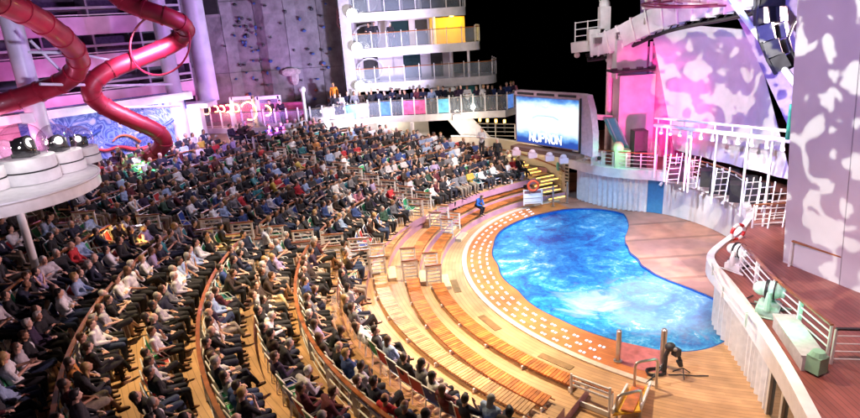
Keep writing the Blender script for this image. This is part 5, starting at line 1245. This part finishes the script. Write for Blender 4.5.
# bright edge column at right of the climbing wall with floodlights
ec = atd(354, 100, 43.2); mb = MB(); mb.box(V(ec.x, ec.y, 11), (.75, .8, 13)); tag(mb.build('edge_column', mat('column_grey_white', (.42, .40, .44), .5, var=.1)), 'tall white column at the right edge of the climbing wall', 'column')
fl = [(352, 14), (357, 48), (360, 86)]
for i, (x, y) in enumerate(fl):
    c = atd(x, y, 42.3); t = thing('floodlight', c, f'blazing white floodlight on the column beside the climbing wall, {["topmost", "middle", "lowest"][i]}', 'floodlight', 'floodlights beside the climbing wall')
    mb = MB(); mb.box(c+V(0, .18, 0), (.6, .25, .5)); fh = mb.build('housing', WHITE, t); mb = MB(); mb.ell(c, (.36, .14, .36)); mb.build('lens', mat('flood_lens', (1, 1, 1), .3, emis=(1, .95, .88), es=16), fh, True)
    lamp('floodlight_lamp', c+V(0, -1.2, 0), 30, (1, .93, .86), .2)
c = atd(457, 118, 40.2); t = thing('floodlight', c, 'bright floodlight fixed on the promenade fascia by the slanted pylon', 'floodlight'); mb = MB(); mb.box(c+V(0, .15, 0), (.5, .2, .4)); mb.build('housing', WHITE, t); mb = MB(); mb.ell(c, (.22, .1, .22)); mb.build('lens', mat('flood_lens', (1, 1, 1), .3), t, True); lamp('floodlight_lamp', c+V(0, -1.2, 0), 130, (1, .85, .7), .2)
c = atd(473, 107, 40.3); mb = MB(); mb.ell(c, (.15, .08, .15)); tag(mb.build('deck_lamp', LAMPW), 'small bright lamp behind the promenade glass right of the pylon', 'lamp')
mb = MB(); 
for k_ in range(3):
    cc_ = atd(345, 12+5*k_, 43.4); mb.tube([cc_+V(.55*math.cos(q), 0, .55*math.sin(q)) for q in np.linspace(0, 5.2, 14)], .06, 6)
tag(mb.build('cable_coil', mat('pink_hose', (.5, .25, .28), .5), None, True), 'looped pinkish hoses hanging beside the topmost floodlight', 'hose')
# glass-domed lights on the promenade
dome_g = clear('dome_glass', (.93, .90, .95), .10)
def domed_light(p, r_, label, base=True, rz=0.):
    t = thing('domed_light', p, label, 'domed light', 'searchlights in clear glass domes')
    if base:
        mb = MB(); hd_ = r_*(.98 if r_ > .65 else .8); mb.cyl(p, p+V(0, 0, hd_), r_*.98, n=28); mb.cyl(p, p+V(0, 0, hd_*.45), r_*1.04, n=28); mb.build('drum', WHITE, t, True); mb = MB(); mb.cyl(p+V(0, 0, hd_*.45), p+V(0, 0, hd_*.51), r_*1.0, n=28); mb.build('drum_groove', BLACK, t, True); z0 = hd_; r_ = r_*.86
    else: z0 = 0
    c = p+V(0, 0, z0+r_*.55)
    mb = MB(); mb.box(p+V(0, 0, z0+.08), (r_*.9, r_*.7, .16)); mb.build('lamp_base', BLACK, t)
    for k in (-1, 1): mb = MB(); mb.bar(p+V(k*r_*.45, 0, z0+.1), p+V(k*r_*.42, 0, z0+r_*.75), .10, .2); mb.build('yoke_arm', BLACK, t)
    d_ = V(math.sin(rz), -math.cos(rz), .25).normalized(); mb = MB(); mb.tube([c-d_*r_*.42, c-d_*r_*.2, c+d_*r_*.34], [r_*.26, r_*.38, r_*.36], 14); mb.build('lamp_head', BLACK, t, True)
    mb = MB(); mb.cyl(c+d_*r_*.34, c+d_*r_*.38, r_*.22, n=14); mb.build('lens', mat('search_lens', (1, 1, 1), .2, emis=(1, .97, .82), es=1.5), t)
    mb = MB(); mb.ell(p+V(0, 0, z0+r_*.55), (r_, r_, r_), nu=28, nv=18); mb.build('glass_dome', dome_g, t, True); return t
for i, (x, y) in enumerate(((322, 124), (334, 122.5), (345, 121))):
    p = at(x, y, PLZ)+V(0, .25, .02); domed_light(p, .62, f'domed searchlight on the promenade edge, {["left", "middle", "right"][i]} of three', rz=.3)

# ================================================================== balcony block
bb = thing('balcony_block', (2, 44, 5), 'white stacked balcony decks with curved ends and glass rails right of the climbing wall', 'balcony block')
xl = atd(350, 100, 44).x
for i, (z, xe, ext) in enumerate(((7.25, 497, .9), (9.65, 481, .4), (12.05, 468, 0.), (14.45, 460, 0))):
    xr = atd(xe, 60, 43.2).x; yf = 42.6; P = [V(xl, yf+.4, z), V(xl+3, yf, z), V(xr-1.2, yf, z)]
    P += [V(xr-1.2+1.2*math.sin(q), yf+1.2*(1-math.cos(q)), z) for q in np.linspace(.2, math.pi/2, 7)]+[V(xr, yf+3.4, z)]
    poly = [(p.x, p.y) for p in P]+[(xr-2, yf+5), (xl, yf+5)]
    mb = MB(); mb.prism(poly, z-.42, z); mb.build('deck_slab', WHITE, bb)
    mb = MB(); mb.grid([[p+V(0, -.04, -.46) for p in P], [p+V(0, -.04, .12) for p in P]], .06, (0, 1, 0)); mb.build('deck_edge', WHITE, bb)
    L = sum((b-a).length for a, b in zip(P[:-1], P[1:])); k = int(L/1.05)
    for j in range(k+1):
        a = along(P, j/k)+V(0, .06, 0); mb = MB(); mb.bar(a+V(0, 0, .1), a+V(0, 0, 1.25), .06, .05); mb.build('post', WHITE, bb)
        if j < k: b = along(P, (j+1)/k)+V(0, .06, 0); mb = MB(); mb.bar(a.lerp(b, .05)+V(0, 0, .62), a.lerp(b, .95)+V(0, 0, .62), .015, .95); mb.build('glass_panel', GLASS, bb)
    mb = MB(); mb.tube([along(P, j/30)+V(0, .06, 1.13) for j in range(31)], .035, 6); mb.build('handrail', TEAK, bb)
    # back wall and its doors
    yb = yf+2.6; mb = MB(); mb.box(((xl+xr-3.2)/2, yb+.1, z+.99), (xr-3.2-xl, .2, 1.98)); mb.build('back_wall', mat('cabin_wall', (.60, .55, .60), .5, var=.15, vscale=1), bb)
    for dx_, w_, m_ in ((.22, 1.1, DARK), (.62, 1.3, mat('teal_glass', (.02, .045, .05), .1, coat=1)), (.86, .9, DARK)):
        cx_ = xl+(xr-3.2-xl)*dx_; mb = MB(); mb.box((cx_, yb-.02, z+.95), (w_, .08, 1.75)); o = mb.build('door', m_, bb); mb = MB(); mb.bar((cx_+w_*.38, yb-.10, z+.85), (cx_+w_*.38, yb-.10, z+1.15), .04, .04); mb.build('handle', STEEL, o)
    mb = MB(); cx_ = xr-3.2; mb.cyl(V(cx_, yb-.6, z), V(cx_, yb-.6, z+1.98), .12); mb.build('column', WHITE, bb)
    mb = MB(); mb.tube([V(xl+1.6+1.0*math.cos(q), yb-.08, z+.9+.8*math.sin(q)) for q in np.linspace(0, 2*math.pi, 20)[:-1]], .08, 6, closed=True); mb.build('round_window_frame', WHITE2, bb)
mb = MB(); p = atd(480, 76, 43); mb.cyl(V(p.x, p.y, PLZ), V(p.x, p.y, 7), .09); q = atd(468, 45, 43); mb.cyl(V(q.x, q.y, 7.2), V(q.x, q.y, 9.3), .09); mb.build('slim_post', WHITE, bb)
# yellow lit corner cabin
p = V(atd(447, 20, 44.6).x, 44.4, 10.6); mb = MB(); mb.box(p+V(0, .6, 0), (2.6, .1, 1.85)); mb.build('yellow_wall', mat('yellow_wall_paint', (.70, .45, .06), .5), bb)
mb = MB(); mb.ell(V(p.x+.3, 43.9, 11.58), (.16, .16, .06)); mb.build('ceiling_lamp', LAMPY, bb); lamp('cabin_lamp', V(p.x+.3, 43.7, 11.3), 130, (1, .66, .10), .1)

# ================================================================== left side: mural wall, columns, slides, cabins
ma, mc = at(197, 157, 4.0), at(60, 186, 4.0); md = (mc-ma).normalized(); mn = V(-md.y, md.x, 0)
if mn.dot(-ma) < 0: mn = -mn
ML = 17.
mu = thing('mural_wall', ma, 'wall painted with a blue and red octopus mural under a bright white header', 'mural wall')
mb = MB(); a = ma-mn*.3; mb.bar(a+V(0, 0, 1.6), a+md*9.0+V(0, 0, 1.6), .3, 5.2)
mm_ = bpy.data.materials.new('octopus_mural'); mm_.use_nodes = True; t_ = mm_.node_tree; n = t_.nodes; bs = n['Principled BSDF']
geo = n.new('ShaderNodeNewGeometry'); nzm = n.new('ShaderNodeTexNoise'); nzm.inputs['Scale'].default_value = .55; nzm.inputs['Detail'].default_value = 1.5; nzm.inputs['Distortion'].default_value = 3.2
t_.links.new(geo.outputs['Position'], nzm.inputs['Vector']); cr = n.new('ShaderNodeValToRGB'); cr.color_ramp.interpolation = 'EASE'; e = cr.color_ramp.elements; e[0].position = .30; e[0].color = (.03, .05, .30, 1); e[1].position = .72; e[1].color = (.62, .60, .68, 1)
for p_, c_ in ((.38, (.30, .40, .72)), (.44, (.04, .08, .38)), (.50, (.22, .34, .66)), (.56, (.05, .10, .42)), (.62, (.35, .42, .70))): q = e.new(p_); q.color = (*c_, 1)
t_.links.new(nzm.outputs[0], cr.inputs[0]); t_.links.new(cr.outputs[0], bs.inputs['Base Color']); bs.inputs['Roughness'].default_value = .6
mb.build('mural_panel', mm_, mu)
def mf(u, v, o=0.): return ma+md*u+V(0, 0, v)+mn*(.0+o)
for pts, w, col in (([(1.2, .9), (2.2, 1.3), (3.4, 1.1), (4.4, 1.6), (5.2, 1.4), (6, 1.9)], .28, (.6, .04, .05)), ([(3.2, 1.6), (3.7, 2.1), (4.3, 2.2), (4.7, 1.9)], .15, (.62, .16, .05)), ([(4.6, .4), (5.6, .6), (6.6, .3), (7.6, .8)], .30, (.65, .05, .12)), ([(2.0, .4), (2.8, .2), (3.6, .5)], .2, (.7, .06, .05)), ([(1.0, 2.6), (1.8, 2.2), (2.6, 2.5), (3.4, 2.9)], .18, (.04, .08, .4)), ([(5.2, 2.7), (6.0, 2.3), (6.8, 2.6)], .2, (.05, .1, .45))):
    P = smooth([mf(u, v, -.02) for u, v in pts], 2); k = len(P); mb = MB(); mb.tube(P, [w*.62*(1-.75*i/k) for i in range(k)], 8); mb.build('painted_tentacle', mat('tentacle_%s' % (str(col)), col, .5), mu, True)
mb = MB(); mb.bar(mf(-.2, 3.95, .2), mf(17, 3.95, .2), .8, .45); mb.build('header_band', WHITE, mu)
ss = thing('shopfront', mf(9.2, 0), 'pink-lit shopfront with round portholes behind the domed lights', 'shopfront')
mb = MB(); mb.bar(mf(9.0, 1.6, -.15), mf(19, 1.6, -.15), .3, 5.2); mb.build('wall_panel', mat('pink_boards', (.62, .30, .38), .5, var=.25, vscale=1.5), ss)
for i, u in enumerate((8.0, 10.0, 12.2, 14.4)):
    c = mf(u, 2.2, .08); mb = MB(); mb.tube([c+md*(.62*math.cos(q))+V(0, 0, .62*math.sin(q)) for q in np.linspace(0, 2*math.pi, 25)[:-1]], .17, 8, closed=True); f_ = mb.build('porthole', WHITE, ss, True); mb = MB(); mb.cyl(c+mn*.02, c+mn*.06, .55, n=20); mb.build('pane', mat('porthole_glow', (.6, .5, .6), .3, emis=(.9, .6, .8), es=.35), f_)
for h in np.arange(.4, 3.6, .35): mb = MB(); mb.bar(mf(9.0, h, .03), mf(19, h, .03), .02, .05); mb.build('board_seam', mat('dark_pink', (.35, .10, .18), .5), ss)
lamp('shopfront_lamp', mf(10, 3.0, 2.6), 230, (1, .30, .55), .2); lamp('shopfront_lamp', mf(5, 3.3, 2.4), 120, (.85, .75, 1), .2)
# white pillar right of the mural
pl = at(198, 157, 4.0); mb = MB(); mb.box(V(pl.x+.1, pl.y+.3, 5.1), (1.15, .7, 4.0)); tag(mb.build('white_pillar', WHITE), 'broad white pillar between the mural and the promenade sign', 'pillar'); lamp('pillar_lamp', V(pl.x-.2, pl.y-1.6, 6.8), 100, (1, .75, .9), .2)
mb = MB(); mb.bar(V(pl.x-1.5, pl.y+1, 7.2), V(pl.x+1.2, pl.y+.9, 7.2), 1.6, .3); mb.build('x', WHITE) and None
tag(bpy.data.objects['x'], 'white canopy slab on top of the broad pillar', 'canopy'); bpy.data.objects['x'].name = 'canopy_slab'
# upper left cabin block with scalloped balconies
cb0, cb1 = mf(-3.5, 0, -6.5), mf(34, 0, -6.5)
cbk = thing('cabin_block', cb0, 'tall cabin block with pink-lit scalloped balcony tiers at the upper left', 'cabin block')
cdv = (cb1-cb0).normalized(); cnv = mn
LEN = (cb1-cb0).length
mb = MB(); mb.bar(cb0+V(0, 0, 6.5)-cnv*2.5, cb1+V(0, 0, 6.5)-cnv*2.5, .3, 22); mb.build('rear_wall', mat('cabin_rear', (.10, .07, .12), .6, var=.4), cbk)
scal = mat('balcony_front', (.60, .38, .55), .45, var=.2, vscale=1)
for lv in range(6):
    z = 5.0+2.35*lv; G0, G1, G2 = [], [], []
    n_ = int(LEN/.35)
    for i in range(n_+1):
        s_ = LEN*i/n_; w_ = .35*abs(math.sin(s_*math.pi/3.0)); p = cb0+cdv*s_+cnv*w_
        G0.append(V(p.x, p.y, z-.15)); G1.append(V(p.x, p.y, z+.95)); 
    mb = MB(); mb.grid([G0, G1], .12, (cnv.x*-1, cnv.y*-1, 0)); mb.build('balcony_front', scal, cbk, True)
    mb = MB(); mb.bar(cb0+V(0, 0, z-.15)-cnv*1.1, cb1+V(0, 0, z-.15)-cnv*1.1, 2.3, .15); mb.build('balcony_slab', mat('slab_grey', (.35, .3, .38), .6), cbk)
    mb = MB(); mb.tube([q+V(0, 0, .12) for q in G1][::2], .035, 5); mb.build('handrail', WHITE2, cbk)
    for j in range(int(LEN/3.0)):
        p = cb0+cdv*(3.0*j+.0)-cnv*1.0; mb = MB(); mb.bar(p+V(0, 0, z), p+V(0, 0, z+2.2), .1, .1) if 0 else mb.box(V(p.x, p.y, z+1.1), (.12, 2.0, 2.2), math.atan2(cdv.y, cdv.x)); 
        if j % 1 == 0 and lv < 5: mb.build('partition', mat('partition_grey', (.25, .2, .3), .6), cbk)
for k in range(13):
    s_ = 1.0+2.4*k; c = cb0+cdv*s_+cnv*1.5
spot('cabin_wash', tuple(cb0+cdv*9+cnv*5.5+V(0, 0, 1.2)), tuple(cb0+cdv*11+V(0, 0, 7)), 1100, (1, .22, .62), 120, .8, .3)
spot('cabin_wash', tuple(cb0+cdv*20+cnv*6+V(0, 0, 1.2)), tuple(cb0+cdv*22+V(0, 0, 6)), 900, (1, .22, .62), 120, .8, .3)
# columns
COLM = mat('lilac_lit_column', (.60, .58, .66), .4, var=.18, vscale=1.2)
a = at(46, 150, 6.4); mb = MB(); mb.cyl(V(a.x, a.y, 3.2), V(a.x, a.y, 26), .47, n=24); tag(mb.build('great_column', COLM, None, True), 'massive white column rising behind the domed lights at far left', 'column')
g_ = MB(); c = V(a.x, a.y, 0)+V(.1, -.85, 8.15); g_.box(c, (.55, .25, .5), .4); tag(g_.build('junction_box', WHITE), 'white box lamp clamped to the massive far-left column', 'lamp box')
a = at(187, 158, 4.0)+V(.1, -.2, 0); mb = MB(); mb.cyl(V(a.x, a.y, 3.2), V(a.x, a.y, 26), .46, n=24); tag(mb.build('great_column', COLM, None, True), 'white column standing in front of the octopus mural beside the red slide', 'column'); colB = a.copy()
a = at(203, 120, 6.4)+V(-.3, 2.6, 0); mb = MB(); mb.cyl(V(a.x, a.y, 7.3), V(a.x, a.y, 26), .62, n=24); tag(mb.build('great_column', COLM, None, True), 'thick white column behind the slide post rising from the canopy', 'column')
# slides
def slide(name, pts, r_, label):
    P = smooth([atd(x, y, Y) for x, y, Y in pts], 3); t = thing(name, P[0], label, 'water slide', 'red tube slides')
    mb = MB(); mb.tube(P, r_, 16); mb.build('tube', RED, t, True)
    for i in range(5, len(P)-4, 6): d = (P[i+1]-P[i-1]).normalized()*.06; mb = MB(); mb.cyl(P[i]-d, P[i]+d, r_*1.09, n=16); mb.build('joint_flange', RED, t, True)
    return P
slide('red_slide', [(-30, -14, 20.5), (0, 2, 21.8), (30, 14, 23.2), (58, 33, 25), (76, 50, 27), (80, 66, 28), (66, 82, 28.5), (38, 92, 28.5), (5, 103, 28), (-30, 112, 27)], .46, 'dark red tube slide curling at the far left above the domed lights')
slide('red_slide', [(104, -16, 30), (125, 3, 30), (152, 12, 30), (178, 20, 30.5), (188, 30, 31.5), (176, 43, 32), (140, 58, 31), (108, 70, 30), (92, 82, 29.5), (90, 95, 29.5), (104, 107, 30), (132, 120, 30.5), (158, 131, 31), (166, 142, 31.3), (152, 156, 31.5), (128, 168, 31.5)], .44, 'long red tube slide twisting down in front of the octopus mural')
c = atd(160, 44, 30.6); rg2 = thing('slide_hoop', c, 'thin red hoop of pipe circling the column beside the slide', 'hoop'); mb = MB(); mb.tube([c+V(1.5*math.cos(q), .8*math.sin(q), 1.45*math.sin(q)) for q in np.linspace(0, 2*math.pi, 41)[:-1]], .05, 6, closed=True); mb.build('pipe', RED, rg2, True)
for i, (x0, y0, x1, y1, Y0, Y1) in enumerate(((28, 52, 80, 53, 27, 28.2), (40, 84, 92, 85, 27, 29.5), (92, 86, 172, 84, 29.5, 35), (95, 108, 180, 106, 30, 35), (30, 40, 70, 80, 27.4, 29), (85, 55, 110, 60, 34, 34.2))):
    mb = MB(); mb.tube([atd(x0, y0, Y0), atd(x1, y1, Y1)], .07, 6); tag(mb.build('slide_brace', COLM), ['upper horizontal brace between far-left column and first slide', 'lower horizontal brace between far-left column and second slide', 'long upper brace from the second slide to its column', 'long lower brace from the second slide to its column', 'slanted brace behind the first red slide bend', 'short pale brace on the balconies behind the slides'][i], 'brace', 'pale braces holding the slides')
# domed-light platform
BC = V(-16.75, 22.0, 6.15)
bp_ = thing('round_platform', (BC.x, BC.y, 6.0), 'round white platform on a slim pole carrying domed searchlights at left', 'platform')
mb = MB(); mb.cyl(BC+V(0, 0, -.18), BC+V(0, 0, .25), 3.65, 3.65, 64); mb.build('disc', WHITE, bp_, True); mb = MB(); mb.tube([BC+V(3.66*math.cos(q), 3.66*math.sin(q), .27) for q in np.linspace(0, 2*math.pi, 61)[:-1]], .05, 6, closed=True); mb.build('rim', WHITE2, bp_, True)
po = at(40, 281, 3.4); mb = MB(); mb.cyl(po, V(po.x, po.y, 6.0), .13, n=14); mb.build('pole', WHITE, bp_, True)
mb = MB(); mb.cyl(BC+V(-.5, .8, -2.8), BC+V(-.5, .8, -.1), .35, n=14); mb.build('stem', WHITE, bp_, True)
for i, (x, y, r_, rz) in enumerate(((33, 180, .98, .5), (64, 170, .84, .2), (84, 162, .70, .2), (-16, 190, .9, .5))):
    p = at(x, y, 6.42); domed_light(p, r_, ['large domed searchlight on the round platform, nearest the pole', 'middle-sized domed searchlight on the round platform beside the column', 'smallest domed searchlight at the right rim of the round platform', 'domed searchlight at the left photo edge of the round platform'][i], rz=[1.5, .9, .5, 1.3][i])
    lamp('search_lamp', p+V(.5, -1.3, 1.4), 14, (1, .95, .85), .1)
# technician booth in the crowd with green light
p = at(172, 186, 3.9); t = thing('sound_desk', p, 'low dark control desk with a green glow among the left crowd', 'control desk'); mb = MB(); mb.bar(p+V(-1.6, 0, .45), p+V(1.8, .9, .45), .9, .9); mb.build('desk', BLACK, t); mb = MB(); mb.bar(p+V(-1.6, 0, .93), p+V(1.8, .9, .93), .95, .05); mb.build('desk_top', mat('lilac_top', (.5, .42, .5), .5), t)
mb = MB(); mb.bar(p+V(-1.5, -.5, 1.0), p+V(-.6, -.3, 1.0), .3, .06); mb.build('green_screen', mat('green_glow', (.1, 1, .3), .3, emis=(.12, 1, .35), es=3), t); lamp('green_desk_lamp', p+V(-1.1, -.5, 1.4), 45, (.1, 1, .3), .1)

# ================================================================== standing people
def look_s(): l = pick_look(); l['pose'] = rnd.choice((0, 0, 1, 2)); l['suit'] = False; return l
PLACEN = []
for i in range(30):
    s_ = .43+.53*i/30+rnd.uniform(-.006, .006); PLACEN.append((along(rimr, s_)+V(0, .45+rnd.random()*.5, 0), math.pi+rnd.uniform(-.5, .5), 'on the promenade', i))
for i, (p, rz, wh, k) in enumerate(PLACEN):
    l = look_s(); hn = {'thinning': 'thinning-haired', 'long': f'long-{l["hn"]}-haired', 'short': f'{l["hn"]}-haired'}[l['hs']]
    place_person(l, p, rz, f'standing {hn} person in {l["tn"]} top, {ordn(i+1)} from the left along the promenade glass', 'people standing on the promenade', 'stand')
for x, y, z, lab in ((272, 127, PLZ, 'person in dark clothes, left of the standing pair before the climbing wall'), (283, 127, PLZ, 'person in dark clothes, right of the standing pair before the climbing wall')):
    l = look_s(); l['tc'] = (.012, .012, .015); l['tr'] = (.012, .012, .015); l['sc'] = 1.08; place_person(l, at(x, y, z)+V(0, .4, 0), 2.9, lab, None, 'stand')
l = look_s(); l['tc'] = (.8, .25, .02); place_person(l, at(334, 121, PLZ)+V(0, 1.6, .7), 3.0, 'person in orange top standing behind the middle domed light', None, 'stand')
for x, Y, z, lab in ((369, 44, 9.65, 'person standing at left of the middle balcony under the topmost floodlight'), (391, 43.6, 9.65, 'person in dark clothes leaning at the glass of the middle balcony'), (375, 44.2, 9.65, 'second person standing beside the left one on the middle balcony')):
    l = look_s(); l['tc'] = (.02, .02, .03); a = atd(x, 40, Y); place_person(l, V(a.x, Y, z), 3.0, lab, None, 'stand')
for x, y, z, lab, c in ((482, 156, 3.0, 'person in white top standing on the stairs below the slanted pylon', (.6, .6, .6)), (498, 166, 2.4, 'person in dark clothes walking on the yellow-lit stairs beside the crowd', (.02, .02, .02))):
    l = look_s(); l['tc'] = c; place_person(l, at(x, y, z), 2.6, lab, None, 'stand')
l = pick_look(); l.update(pose=3, hs='short', tc=(.02, .12, .45), tr=(.01, .01, .02), suit=False, sc=1.0)
p = at(476, 213, .66); place_person(l, p, rzface(150)-.3, 'lone child in bright blue shirt sitting on the empty middle bench', None)
# small crowd standing at the back under the promenade
for i in range(0): pass
S.render.engine = 'CYCLES'
